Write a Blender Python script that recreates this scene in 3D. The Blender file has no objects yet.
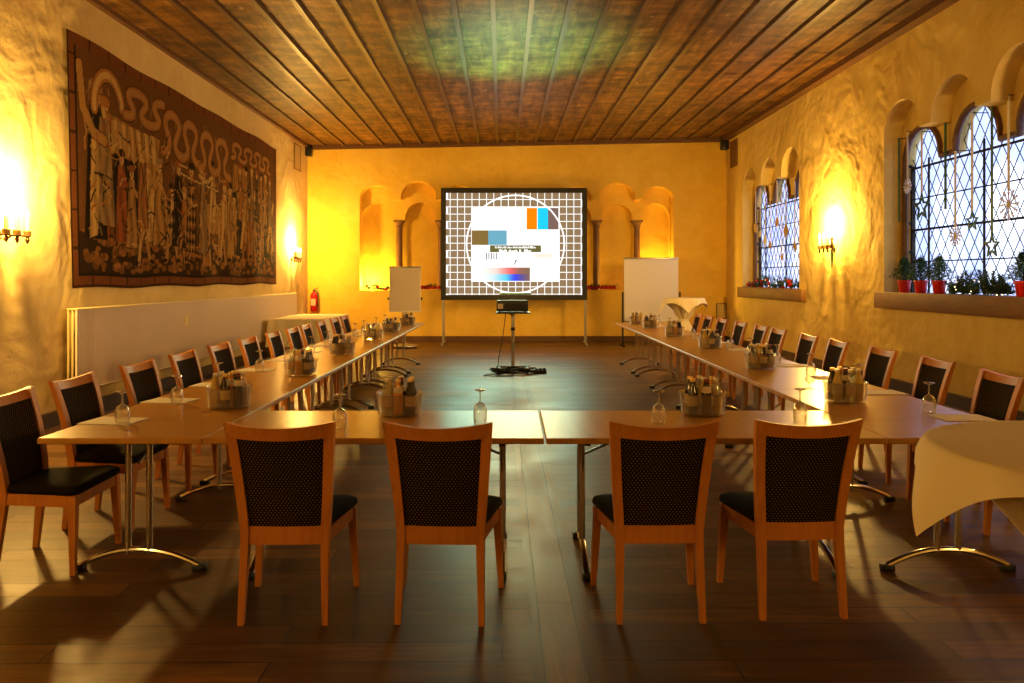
import bpy, bmesh, math, random
import numpy as np
from mathutils import Vector, Matrix
random.seed(7)
rng = np.random.default_rng(11)
PI = math.pi
C = bpy.context.scene.collection
H = 1.53            # eye height
F = 785.0           # focal length in pixels of the 1024 px frame
TH = 0.0102         # the walls stand a touch askew to the tables
cT, sT = math.cos(TH), math.sin(TH)
def RM(x, y, z=0.0):
    return (x * cT - y * sT, x * sT + y * cT, z)

# ------------------------------------------------------------------ mesh builder
class MB:
    def __init__(s):
        s.v = []; s.f = []; s.c = []; s.m = []
    def add(s, vs, fs, col=None, mi=0):
        b = len(s.v); s.v += [tuple(p) for p in vs]
        for f in fs:
            s.f.append(tuple(b + i for i in f)); s.c.append(col); s.m.append(mi)
        return s
    def box(s, x0, x1, y0, y1, z0, z1, mi=0, col=None):
        vs = [(x, y, z) for z in (z0, z1) for y in (y0, y1) for x in (x0, x1)]
        return s.add(vs, [(0,2,3,1),(4,5,7,6),(0,1,5,4),(2,6,7,3),(0,4,6,2),(1,3,7,5)], col, mi)
    def rbox(s, x0, x1, y0, y1, z0, z1, r=0.01, seg=2):
        bm = bmesh.new(); bmesh.ops.create_cube(bm, size=1)
        for v in bm.verts:
            v.co = Vector(((x0+x1)/2 + v.co.x*(x1-x0), (y0+y1)/2 + v.co.y*(y1-y0), (z0+z1)/2 + v.co.z*(z1-z0)))
        bmesh.ops.bevel(bm, geom=bm.edges[:], offset=r, segments=seg, affect='EDGES', profile=0.5)
        bm.verts.index_update()
        s.add([v.co[:] for v in bm.verts], [[v.index for v in f.verts] for f in bm.faces]); bm.free()
        return s
    def loft(s, rings, cap=True, closed=False, mi=0):
        n = len(rings[0]); vs = [p for r in rings for p in r]; fs = []
        m = len(rings)
        for i in range(m if closed else m-1):
            a = i*n; b = ((i+1) % m)*n
            for j in range(n):
                k = (j+1) % n; fs.append((a+j, a+k, b+k, b+j))
        if cap and not closed:
            fs.append(tuple(range(n-1, -1, -1))); fs.append(tuple((m-1)*n + j for j in range(n)))
        return s.add(vs, fs, None, mi)
    def tube(s, path, r, n=8, closed=False, flat=1.0, cap=True):
        P = [Vector(p) for p in path]; m = len(P)
        R = r if isinstance(r, (list, tuple)) else [r]*m
        rings = []; up = None
        for i in range(m):
            a = P[(i-1) % m] if (closed or i > 0) else P[i]
            b = P[(i+1) % m] if (closed or i < m-1) else P[i]
            t = (b-a).normalized()
            if up is None:
                up = Vector((0,0,1)) if abs(t.z) < 0.9 else Vector((1,0,0))
            x = t.cross(up)
            if x.length < 1e-6: x = t.orthogonal()
            x.normalize(); y = x.cross(t).normalized(); up = y
            rings.append([P[i] + x*(math.cos(2*PI*k/n)*R[i]) + y*(math.sin(2*PI*k/n)*R[i]*flat) for k in range(n)])
        return s.loft(rings, cap=cap, closed=closed)
    def lathe(s, prof, n=20, c=(0,0,0), cap=False):
        rings = [[(c[0]+r*math.cos(2*PI*k/n), c[1]+r*math.sin(2*PI*k/n), c[2]+z) for k in range(n)] for r, z in prof]
        return s.loft(rings, cap=cap)
    def quad(s, a, b, c, d, col=None):
        return s.add([a,b,c,d], [(0,1,2,3)], col)
    def build(s, name, mat, parent=None, smooth=35, recalc=True, loc=None, rotz=0.0):
        me = bpy.data.meshes.new(name)
        me.from_pydata(s.v, [], s.f)
        mats = mat if isinstance(mat, (list, tuple)) else [mat]
        for m in mats: me.materials.append(m)
        if recalc:
            bm = bmesh.new(); bm.from_mesh(me); bmesh.ops.recalc_face_normals(bm, faces=bm.faces[:]); bm.to_mesh(me); bm.free()
        if len(mats) > 1: me.polygons.foreach_set('material_index', s.m)
        if any(c is not None for c in s.c):
            at = me.color_attributes.new('Col', 'FLOAT_COLOR', 'CORNER')
            arr = []
            for p, c in zip(me.polygons, s.c):
                arr += list((c or (1,1,1)) + (1.0,)) * p.loop_total
            at.data.foreach_set('color', arr)
        if smooth:
            me.polygons.foreach_set('use_smooth', [True]*len(me.polygons))
            me.set_sharp_from_angle(angle=math.radians(smooth))
        me.update()
        o = bpy.data.objects.new(name, me); C.objects.link(o)
        if parent is not None: o.parent = parent
        if loc is not None: o.location = loc
        o.rotation_euler.z = rotz
        return o

def tag(o, label=None, cat=None, group=None, kind=None):
    if label: o['label'] = label
    if cat: o['category'] = cat
    if group: o['group'] = group
    if kind: o['kind'] = kind
    return o
def struct(o, label=None):
    o['kind'] = 'structure'
    if label: o['label'] = label
    return o
def empty(name, loc, rotz=0.0):
    o = bpy.data.objects.new(name, None); C.objects.link(o)
    o.location = loc; o.rotation_euler.z = rotz; o.empty_display_size = 0.1
    return o
def dup(root, loc, rotz, label=None, group=None):
    r = root.copy(); C.objects.link(r); r.location = loc; r.rotation_euler = (0, 0, rotz)
    if label: r['label'] = label
    if group: r['group'] = group
    for ch in list(root.children):
        c = ch.copy(); C.objects.link(c); c.parent = r
        for g in list(ch.children):
            d = g.copy(); C.objects.link(d); d.parent = c
    return r
ORD = ['first','second','third','fourth','fifth','sixth','seventh','eighth','ninth','tenth','eleventh','twelfth']

# ------------------------------------------------------------------ materials
def mat(name, col, rough=0.5, metal=0.0, spec=0.5, **kw):
    m = bpy.data.materials.new(name); m.use_nodes = True
    b = m.node_tree.nodes['Principled BSDF']
    b.inputs['Base Color'].default_value = (*col, 1); b.inputs['Roughness'].default_value = rough
    b.inputs['Metallic'].default_value = metal; b.inputs['Specular IOR Level'].default_value = spec
    for k, v in kw.items(): b.inputs[k.replace('_', ' ')].default_value = v
    return m
class N:
    def __init__(s, m): s.m = m; s.t = m.node_tree; s.b = s.t.nodes.get('Principled BSDF')
    def n(s, typ, **kw):
        x = s.t.nodes.new(typ)
        for k, v in kw.items():
            if hasattr(x, k): setattr(x, k, v)
            else: x.inputs[k].default_value = v
        return x
    def l(s, a, b): s.t.links.new(a, b)
    def coords(s, scale=(1,1,1), rot=(0,0,0), out='Object'):
        tc = s.n('ShaderNodeTexCoord'); mp = s.n('ShaderNodeMapping')
        mp.inputs['Scale'].default_value = scale; mp.inputs['Rotation'].default_value = rot
        s.l(tc.outputs[out], mp.inputs['Vector']); return mp.outputs[0]
    def noise(s, vec, scale, detail=4, rough=0.55, dist=0.0):
        x = s.n('ShaderNodeTexNoise'); x.inputs['Scale'].default_value = scale; x.inputs['Detail'].default_value = detail
        x.inputs['Roughness'].default_value = rough; x.inputs['Distortion'].default_value = dist
        if vec is not None: s.l(vec, x.inputs['Vector'])
        return x.outputs['Fac']
    def ramp(s, fac, stops):
        r = s.n('ShaderNodeValToRGB'); e = r.color_ramp.elements
        while len(e) < len(stops): e.new(0.5)
        for i, (p, c) in enumerate(stops):
            e[i].position = p; e[i].color = (*c, 1) if len(c) == 3 else c
        s.l(fac, r.inputs[0]); return r.outputs[0]
    def mix(s, a, b, fac, mode='MIX'):
        x = s.n('ShaderNodeMix', data_type='RGBA', blend_type=mode)
        for v, i in ((fac, 0), (a, 6), (b, 7)):
            if hasattr(v, 'is_output'): s.l(v, x.inputs[i])
            elif i == 0: x.inputs[0].default_value = v
            else: x.inputs[i].default_value = (*v, 1)
        return x.outputs[2]
    def math(s, op, a, b=0.0):
        x = s.n('ShaderNodeMath', operation=op)
        for v, i in ((a, 0), (b, 1)):
            if hasattr(v, 'is_output'): s.l(v, x.inputs[i])
            else: x.inputs[i].default_value = v
        return x.outputs[0]
    def bump(s, h, strength=0.3, dist=0.02):
        x = s.n('ShaderNodeBump'); x.inputs['Strength'].default_value = strength; x.inputs['Distance'].default_value = dist
        s.l(h, x.inputs['Height']); s.l(x.outputs[0], s.b.inputs['Normal'])

def wood(name, dark, light, rough=0.35, grain=(2.0, 28, 28), spec=0.5, bump=0.05):
    m = mat(name, light, rough, spec=spec); k = N(m)
    v = k.coords(grain); f = k.noise(v, 1.0, 5, 0.6, 0.6)
    k.l(k.ramp(f, [(0.25, dark), (0.75, light)]), k.b.inputs['Base Color'])
    if bump: k.bump(f, bump, 0.003)
    return m

def plaster(name, c0, c1, c2, bump=1.0, bscale=1.6):
    m = mat(name, c1, 0.9, spec=0.15); k = N(m)
    v = k.coords()
    a = k.noise(v, 0.7, 5, 0.6); b = k.noise(v, 5.0, 4, 0.6)
    f = k.math('ADD', k.math('MULTIPLY', a, 0.7), k.math('MULTIPLY', b, 0.3))
    k.l(k.ramp(f, [(0.33, c0), (0.5, c1), (0.66, c2)]), k.b.inputs['Base Color'])
    big = k.noise(v, bscale, 2, 0.5, 0.5); med = k.noise(v, 7.0, 3, 0.55); fine = k.noise(v, 60, 3)
    h = k.math('ADD', k.math('ADD', big, k.math('MULTIPLY', med, 0.16)), k.math('MULTIPLY', fine, 0.012))
    k.bump(h, bump, 0.07)
    return m

M = {}
M['plaster'] = plaster('plaster_cream', (0.64,0.47,0.14), (0.74,0.56,0.19), (0.80,0.63,0.25))
M['plaster_left'] = plaster('plaster_beige', (0.66,0.51,0.22), (0.74,0.59,0.28), (0.80,0.66,0.34))
M['plaster_back'] = plaster('plaster_ochre', (0.74,0.47,0.06), (0.82,0.545,0.085), (0.88,0.62,0.13), 0.8)
M['beech'] = wood('beech', (0.48,0.18,0.030), (0.62,0.26,0.045), 0.42, (30, 30, 2.5), spec=0.3)
M['tabletop'] = wood('table_veneer', (0.40,0.19,0.026), (0.54,0.28,0.044), 0.30, (1.2, 14, 10), bump=0.02)
M['brown'] = wood('brown_trim', (0.10,0.045,0.018), (0.18,0.085,0.035), 0.45, (2, 20, 20))
M['sill'] = wood('sill_board', (0.16,0.075,0.012), (0.24,0.12,0.02), 0.6, (10, 3, 10))
M['base_dark'] = wood('baseboard_wood', (0.05,0.025,0.012), (0.10,0.05,0.022), 0.45, (10, 1.5, 10))
M['column'] = wood('column_stone', (0.14,0.065,0.02), (0.24,0.12,0.04), 0.55, (9, 9, 2))
M['chrome'] = mat('chrome', (0.72,0.70,0.68), 0.16, 1.0)
M['steel'] = mat('grey_steel', (0.42,0.40,0.37), 0.35, 0.9)
M['black'] = mat('black_plastic', (0.012,0.012,0.012), 0.42)
M['iron'] = mat('dark_iron', (0.03,0.026,0.022), 0.5, 0.6)
M['brass'] = mat('aged_brass', (0.20,0.12,0.04), 0.4, 0.8)
M['seat'] = mat('black_fabric', (0.012,0.009,0.008), 0.9, spec=0.1)
M['paper'] = mat('white_paper', (0.62,0.55,0.48), 0.7)
M['board'] = mat('white_board', (0.74,0.70,0.64), 0.5)
M['cloth'] = mat('white_cloth', (0.80,0.70,0.50), 0.85, spec=0.1)
M['radiator'] = mat('radiator_enamel', (0.76,0.65,0.53), 0.4)
M['radiator_cream'] = mat('radiator_cream', (0.72,0.60,0.30), 0.4)
M['red'] = mat('red_paint', (0.55,0.012,0.010), 0.3)
M['red_cloth'] = mat('red_cloth', (0.42,0.010,0.012), 0.8)
M['pot'] = mat('red_pot', (0.60,0.015,0.015), 0.3)
M['green_ribbon'] = mat('green_ribbon', (0.02,0.10,0.045), 0.6)
M['white_ribbon'] = mat('white_ribbon', (0.80,0.78,0.80), 0.7)
M['tan_card'] = mat('tan_card', (0.60,0.42,0.22), 0.7)
M['fir'] = mat('fir_needles', (0.045,0.115,0.04), 0.6)
M['bark'] = mat('bark', (0.08,0.045,0.02), 0.8)
M['cable'] = mat('cable_black', (0.01,0.01,0.01), 0.5)
M['cola'] = mat('cola_glass', (0.022,0.008,0.004), 0.08)
M['orange_juice'] = mat('orange_juice', (0.62,0.27,0.02), 0.12)
M['apple_juice'] = mat('apple_juice', (0.52,0.36,0.06), 0.10)
M['cap_gold'] = mat('cap_gold', (0.62,0.45,0.16), 0.35, 0.6)
M['cap_white'] = mat('cap_silver', (0.50,0.45,0.38), 0.3, 0.7)
M['cap_red'] = mat('cap_red', (0.16,0.02,0.015), 0.4)
M['label_paper'] = mat('label_paper', (0.62,0.52,0.36), 0.6)
M['teal'] = mat('projector_lid_highlight', (0.22,0.50,0.48), 0.3)  # teal highlight of the top edge put into the lid's colour
M['beige_plate'] = mat('beige_plate', (0.60,0.46,0.22), 0.6)

# fabric with the little gold dots of the chair backs
m = mat('dotted_fabric', (0.012,0.010,0.010), 0.9, spec=0.08); k = N(m)
tc = k.n('ShaderNodeTexCoord'); sep = k.n('ShaderNodeSeparateXYZ'); k.l(tc.outputs['Object'], sep.inputs[0])
def cell(a, s_, off=0.0):
    return k.math('SUBTRACT', k.math('FRACT', k.math('ADD', k.math('MULTIPLY', a, s_), off)), 0.5)
def dots(off):
    a = cell(sep.outputs[0], 62, off); b = cell(sep.outputs[2], 44, off)
    return k.math('LESS_THAN', k.math('ADD', k.math('MULTIPLY', a, a), k.math('MULTIPLY', b, b)), 0.016)
dm = k.math('MAXIMUM', dots(0.0), dots(0.5))
k.l(k.mix((0.012,0.009,0.009), (0.26,0.15,0.05), dm), k.b.inputs['Base Color'])
M['dotted'] = m

def glassy(name, tint, alpha_tr=0.9, rough=0.05, diffuse=(0.8,0.78,0.7), dmix=0.06, ior=1.45, power=2.2, base=.06):
    m = bpy.data.materials.new(name); m.use_nodes = True; t = m.node_tree; t.nodes.clear()
    out = t.nodes.new('ShaderNodeOutputMaterial'); tr = t.nodes.new('ShaderNodeBsdfTransparent'); tr.inputs[0].default_value = (*tint, 1)
    gl = t.nodes.new('ShaderNodeBsdfGlossy'); gl.inputs['Roughness'].default_value = rough
    lw = t.nodes.new('ShaderNodeLayerWeight'); lw.inputs[0].default_value = 0.5
    pw = t.nodes.new('ShaderNodeMath'); pw.operation = 'POWER'; t.links.new(lw.outputs['Facing'], pw.inputs[0]); pw.inputs[1].default_value = power
    fr = t.nodes.new('ShaderNodeMath'); fr.operation = 'MULTIPLY_ADD'; t.links.new(pw.outputs[0], fr.inputs[0]); fr.inputs[1].default_value = ior; fr.inputs[2].default_value = base
    a = t.nodes.new('ShaderNodeMixShader'); t.links.new(fr.outputs[0], a.inputs[0]); t.links.new(tr.outputs[0], a.inputs[1]); t.links.new(gl.outputs[0], a.inputs[2])
    d = t.nodes.new('ShaderNodeBsdfDiffuse'); d.inputs[0].default_value = (*diffuse, 1)
    b = t.nodes.new('ShaderNodeMixShader'); b.inputs[0].default_value = dmix
    t.links.new(a.outputs[0], b.inputs[1]); t.links.new(d.outputs[0], b.inputs[2]); t.links.new(b.outputs[0], out.inputs[0])
    return m
M['glass'] = glassy('wine_glass', (0.95,0.94,0.90), dmix=0.12, ior=0.95, rough=.08, diffuse=(.95,.93,.88), power=1.3, base=.13)
M['acrylic'] = glassy('clear_acrylic', (0.93,0.90,0.84), dmix=0.09, ior=0.55, base=.08)
M['water'] = glassy('water_glass', (0.85,0.87,0.82), dmix=0.12, ior=0.7)
M['pane'] = glassy('leaded_glass', (0.86,0.90,1.0), dmix=0.05, rough=0.12, diffuse=(0.7,0.75,0.9), ior=0.3)
# translucent stand-in for the outer wall face, tinted bluish by sky light coming through
m = bpy.data.materials.new('outer_wall_stand_in'); m.use_nodes = True; t = m.node_tree; t.nodes.clear()
out = t.nodes.new('ShaderNodeOutputMaterial'); tl = t.nodes.new('ShaderNodeBsdfTranslucent'); tl.inputs[0].default_value = (0.66,0.72,0.92,1)
t.links.new(tl.outputs[0], out.inputs[0]); M['outer'] = m

def emit(name, col, strength):
    m = bpy.data.materials.new(name); m.use_nodes = True; t = m.node_tree; t.nodes.clear()
    out = t.nodes.new('ShaderNodeOutputMaterial'); e = t.nodes.new('ShaderNodeEmission')
    e.inputs[0].default_value = (*col, 1); e.inputs[1].default_value = strength
    t.links.new(e.outputs[0], out.inputs[0]); return m
M['bulb'] = emit('candle_bulb', (1.0,0.78,0.42), 30)
M['fairy'] = emit('fairy_light', (1.0,0.75,0.35), 4)

def colmat(name, emission=None, rough=0.9, bump=False):
    m = mat(name, (1,1,1), rough, spec=0.1); k = N(m)
    a = k.n('ShaderNodeVertexColor'); a.layer_name = 'Col'
    if emission:
        k.b.inputs['Base Color'].default_value = (0.02,0.02,0.02,1)
        k.l(a.outputs[0], k.b.inputs['Emission Color']); k.b.inputs['Emission Strength'].default_value = emission
    else:
        k.l(a.outputs[0], k.b.inputs['Base Color'])
        if bump: k.bump(k.noise(k.coords((90,90,90)), 1.0, 2), 0.3, 0.004)
    return m
M['screen'] = colmat('projected_test_card', 1.0)
M['tapestry'] = colmat('woven_tapestry', None, 0.95, True)

# floor planks and ceiling boards
def planks(name, along_x, c0, c1, c2):
    m = mat(name, c1, 0.3, spec=0.35); k = N(m)
    v = k.coords((1,1,1), (0,0,0 if along_x else PI/2))
    br = k.n('ShaderNodeTexBrick'); k.l(v, br.inputs['Vector'])
    br.inputs['Scale'].default_value = 1.0; br.inputs['Mortar Size'].default_value = 0.004; br.inputs['Mortar Smooth'].default_value = 0.3
    br.inputs['Brick Width'].default_value = 1.85; br.inputs['Row Height'].default_value = 0.165; br.inputs['Bias'].default_value = 0.0
    br.inputs['Color1'].default_value = (0.25,0.25,0.25,1); br.inputs['Color2'].default_value = (0.8,0.8,0.8,1); br.inputs['Mortar'].default_value = (0,0,0,1)
    g = k.noise(k.coords((2.2,26,1) if along_x else (26,2.2,1)), 1.0, 6, 0.65, 0.8)
    w = k.noise(k.coords((1,1,1)), 1.3, 3, 0.6)
    f = k.math('ADD', k.math('MULTIPLY', br.outputs['Color'], 0.34), k.math('ADD', k.math('MULTIPLY', g, 0.55), k.math('MULTIPLY', w, 0.30)))
    col = k.ramp(f, [(0.40, c0), (0.60, c1), (0.80, c2)])
    col = k.mix(col, (0.012,0.008,0.005), br.outputs['Fac'])
    k.l(col, k.b.inputs['Base Color'])
    rg = k.ramp(k.math('ADD', k.math('MULTIPLY', g, 0.5), k.math('MULTIPLY', w, 0.5)), [(0.3, (0.30,)*3), (0.7, (0.55,)*3)])
    k.l(rg, k.b.inputs['Roughness'])
    h = k.math('SUBTRACT', k.math('MULTIPLY', g, 0.35), br.outputs['Fac'])
    k.bump(h, 0.35, 0.004)
    return m
FC = ((0.028,0.012,0.003), (0.105,0.048,0.011), (0.24,0.122,0.030))
M['floor_x'] = planks('floor_planks_across', True, *FC)
M['floor_y'] = planks('floor_planks_along', False, *FC)
m = mat('ceiling_boards', (0.2,0.1,0.03), 0.5, spec=0.35); k = N(m)
v = k.coords((5.5,0.9,1)); g = k.noise(v, 1.3, 5, 0.65, 0.5)
v2 = k.coords((1.6,3.4,1)); s2 = k.noise(v2, 1.3, 3, 0.6, 0.3)
sp = k.noise(k.coords((3.0,2.2,1)), 2.3, 2, 0.4, 1.2)
f = k.math('ADD', k.math('MULTIPLY', g, 0.5), k.math('MULTIPLY', s2, 0.5))
col = k.ramp(f, [(0.36, (0.028,0.012,0.002)), (0.5, (0.145,0.066,0.011)), (0.62, (0.29,0.145,0.027))])
col = k.mix(col, (0.42,0.30,0.13), k.ramp(sp, [(0.66, (0,0,0)), (0.74, (0.55,)*3)]))
k.l(col, k.b.inputs['Base Color']); k.bump(g, 0.3, 0.01); M['ceil'] = m
M['batten'] = wood('ceiling_batten', (0.06,0.03,0.01), (0.16,0.085,0.03), 0.4, (20, 1.5, 20))

# ------------------------------------------------------------------ room shell (room coordinates, turned by TH)
XL, XR, YB, YF = -4.67, 5.418, 18.9, -3.2
ZL, ZR = 4.71, 4.92
def zc(x): return ZL + (ZR - ZL) * (x - XL) / (XR - XL)

# floor: panels of boards running across, strips running along
fm = MB()
def fpatch(x0, x1, y0, y1, mi): fm.add([(x0,y0,0),(x1,y0,0),(x1,y1,0),(x0,y1,0)], [(0,1,2,3)], None, mi)
xs = [(XL-.2, -3.35, 0), (-3.35, -3.12, 1), (-3.12, 0.12, 0), (0.12, 0.40, 1), (0.40, 3.75, 0), (3.75, 3.98, 1), (3.98, XR+.2, 0)]
ys = [(YF-.2, 3.0, 0), (3.0, 3.3, 2), (3.3, 5.75, 0), (5.75, 8.4, 3), (8.4, 8.65, 2), (8.65, 13.2, 0), (13.2, YB+1.0, 3)]
for x0, x1, a in xs:
    for y0, y1, b in ys:
        mi = 1 if a == 1 else 0
        fpatch(x0, x1, y0, y1, mi)
struct(fm.build('floor', [M['floor_x'], M['floor_y']], smooth=0, recalc=False, rotz=TH))

# ceiling
cm = MB()
bx = 0.35; P = 0.458
edges = sorted([bx + i*P for i in range(-30, 30) if XL < bx + i*P < XR])
ex = [XL-.3] + edges + [XR+.3]
for i in range(len(ex)-1):
    for (y0, y1) in ((YF-.2, 3.6), (3.6, 12.8), (12.8, YB+.4)):
        dz = random.uniform(-0.006, 0.006)
        a, b = ex[i]+0.004, ex[i+1]-0.004
        cm.add([(a,y0+.006,zc(a)+dz),(b,y0+.006,zc(b)+dz),(b,y1-.006,zc(b)+dz),(a,y1-.006,zc(a)+dz)], [(3,2,1,0)])
cm.add([(XL-.4,YF-.3,ZL+.05),(XR+.4,YF-.3,ZR+.05),(XR+.4,YB+.5,ZR+.05),(XL-.4,YB+.5,ZL+.05)], [(3,2,1,0)])
for x in edges:
    w = 0.032
    cm.box(x-w, x+w, YF, YB, zc(x)-0.045, zc(x)+0.02, mi=1)
struct(cm.build('ceiling', [M['ceil'], M['batten']], smooth=0, rotz=TH))
tb = MB().add([(a,b,zc(a)+c) for c in (-.10,.02) for b in (YB-.10,YB+.02) for a in (XL,XR)], [(0,2,3,1),(4,5,7,6),(0,1,5,4),(2,6,7,3),(0,4,6,2),(1,3,7,5)]); struct(tb.build('trim_1', M['brown'], smooth=0, rotz=TH))
tb = MB().add([(XR-.16,YF,ZR-.10),(XR+.02,YF,ZR-.10),(XR+.02,YB,ZR-.10),(XR-.16,YB,ZR-.10),(XR-.16,YF,ZR),(XR+.02,YF,ZR),(XR+.02,YB,ZR),(XR-.16,YB,ZR)],
    [(0,1,2,3),(4,5,6,7),(0,3,7,4),(1,2,6,5),(0,1,5,4),(3,2,6,7)]); struct(tb.build('trim_2', M['brown'], smooth=0, rotz=TH))
tb = MB().box(XL-.02, XL+.07, YF, YB, ZL-.06, ZL+.02); struct(tb.build('trim_3', M['brown'], smooth=0, rotz=TH))

def slab(name, outer, holes, depth):
    """flat slab (u,v) with holes, extruded +-depth/2, as mesh coordinates (u, v, w)"""
    cu = bpy.data.curves.new(name, 'CURVE'); cu.dimensions = '2D'; cu.fill_mode = 'BOTH' if depth else 'FRONT'; cu.extrude = depth/2
    for poly in [outer] + holes:
        sp_ = cu.splines.new('POLY'); sp_.points.add(len(poly)-1); sp_.use_cyclic_u = True
        for i, p in enumerate(poly): sp_.points[i].co = (p[0], p[1], 0, 1)
    o = bpy.data.objects.new(name, cu); C.objects.link(o)
    bpy.context.view_layer.update()
    me = bpy.data.meshes.new_from_object(o.evaluated_get(bpy.context.evaluated_depsgraph_get()))
    vs = [v.co[:] for v in me.vertices]; fs = [tuple(p.vertices) for p in me.polygons]
    bpy.data.objects.remove(o); bpy.data.curves.remove(cu); bpy.data.meshes.remove(me)
    return vs, fs
def arcade(arches, sill, spring, n=14, ogee=0.0, jag=0.0):
    """opening: one rectangle crowned by arches [(u0,u1,top)], piers hanging between them"""
    p = [(arches[0][0], sill), (arches[-1][1], sill)]
    for (u0, u1, top) in reversed(arches):
        c = (u0+u1)/2; r = (u1-u0)/2
        for i in range(n+1):
            a = PI*i/n; p.append((c + r*math.cos(a), spring + (top-spring)*math.sin(a)**(0.9)))
    out = []
    for q in p:
        if not out or math.hypot(q[0]-out[-1][0], q[1]-out[-1][1]) > 1e-4: out.append(q)
    return out

# back wall with two blind arcades (u = x, v = z)
S0 = F/YB; Y1 = YB + .32; S1 = F/Y1
def bz(py, Y): return H + (279-py)*Y/F
def ux(px, S): return (px-502)/S
grpR_o = [(ux(562,S0), ux(592.5,S0), bz(187,YB)), (ux(599.5,S0), ux(636,S0), bz(183.2,YB)), (ux(643,S0), ux(674,S0), bz(186.7,YB))]
grpL_o = [(ux(360,S0), ux(393.7,S0), bz(186,YB)), (ux(400.7,S0), ux(436.4,S0), bz(182,YB)), (ux(443,S0), ux(474,S0), bz(186,YB))]
grpR_i = [(ux(561,S1), ux(592,S1), bz(204,Y1)), (ux(601,S1), ux(633,S1), bz(204,Y1)), (ux(641.5,S1), ux(670.5,S1), bz(204,Y1))]
grpL_i = [(ux(361.5,S1), ux(394,S1), bz(204,Y1)), (ux(405,S1), ux(436,S1), bz(203,Y1)), (ux(446,S1), ux(474,S1), bz(204,Y1))]
SILL_B = bz(291, YB)
holes_o = [arcade(g, SILL_B, bz(200,YB)) for g in (grpL_o, grpR_o)]
holes_i = [arcade(g, SILL_B-.02, bz(221,Y1)) for g in (grpL_i, grpR_i)]
outer = [(XL-.3, -.1), (XR+.3, -.1), (XR+.3, 5.1), (XL-.3, 5.1)]
wb = MB()
vs, fs = slab('tmp', outer, holes_o, 0.32); wb.add([(u, YB+.16-w, v) for u, v, w in vs], fs)
vs, fs = slab('tmp', outer, holes_i, 0.28); wb.add([(u, YB+.32+.14-w, v) for u, v, w in vs], fs)
wb.box(XL-.3, XR+.3, YB+.60, YB+.75, -.1, 5.1)
struct(wb.build('wall_back', M['plaster_back'], smooth=40, rotz=TH))
tb = MB().box(XL, XR, YB-.035, YB+.01, 0, 0.14); struct(tb.build('baseboard_back', M['brown'], smooth=0, rotz=TH))

# left wall
wl = MB().box(XL-.3, XL, YF-.3, YB+.7, -.1, 5.1); struct(wl.build('wall_left', M['plaster_left'], smooth=0, rotz=TH))
tb = MB().box(XL-.01, XL+.05, YF, YB, 0, 0.15); struct(tb.build('baseboard_left', M['base_dark'], smooth=0, rotz=TH))
# front wall behind the viewer
wl = MB().box(XL-.3, XR+.3, YF-.3, YF, -.1, 5.1); struct(wl.build('wall_front', M['plaster_left'], smooth=0, rotz=TH))

# right wall with two window groups (u = y, v = z)
SILL_W = 1.33
def wgroup(y0, inner):
    tops = (3.96, 3.98, 4.0) if not inner else (3.58, 3.62, 3.64)
    w, p = (0.93, 1.215) if not inner else (0.90, 1.215)
    off = 0.0 if not inner else 0.10
    res = []
    for i in range(3):
        b = y0 - off - i*p; res.append((b-w, b, tops[i]))
    return list(reversed(res))
WIN = {'near': 11.08, 'far': 17.62}
wo = [arcade(wgroup(y, False), SILL_W, 3.50) for y in WIN.values()]
wi = [arcade(wgroup(y, True), SILL_W-.02, 3.12) for y in WIN.values()]
outer = [(YF-.3, -.1), (YB+.7, -.1), (YB+.7, 5.1), (YF-.3, 5.1)]
wr = MB()
vs, fs = slab('tmp', outer, wo, 0.26); wr.add([(XR+.13+w, u, v) for u, v, w in vs], fs)
vs, fs = slab('tmp', outer, wi, 0.14); wr.add([(XR+.26+.07+w, u, v) for u, v, w in vs], fs)
struct(wr.build('wall_right', M['plaster'], smooth=40, rotz=TH))
tb = MB().box(XR-.05, XR+.01, YF, YB, 0, 0.15); struct(tb.build('baseboard_right', M['base_dark'], smooth=0, rotz=TH))

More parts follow.
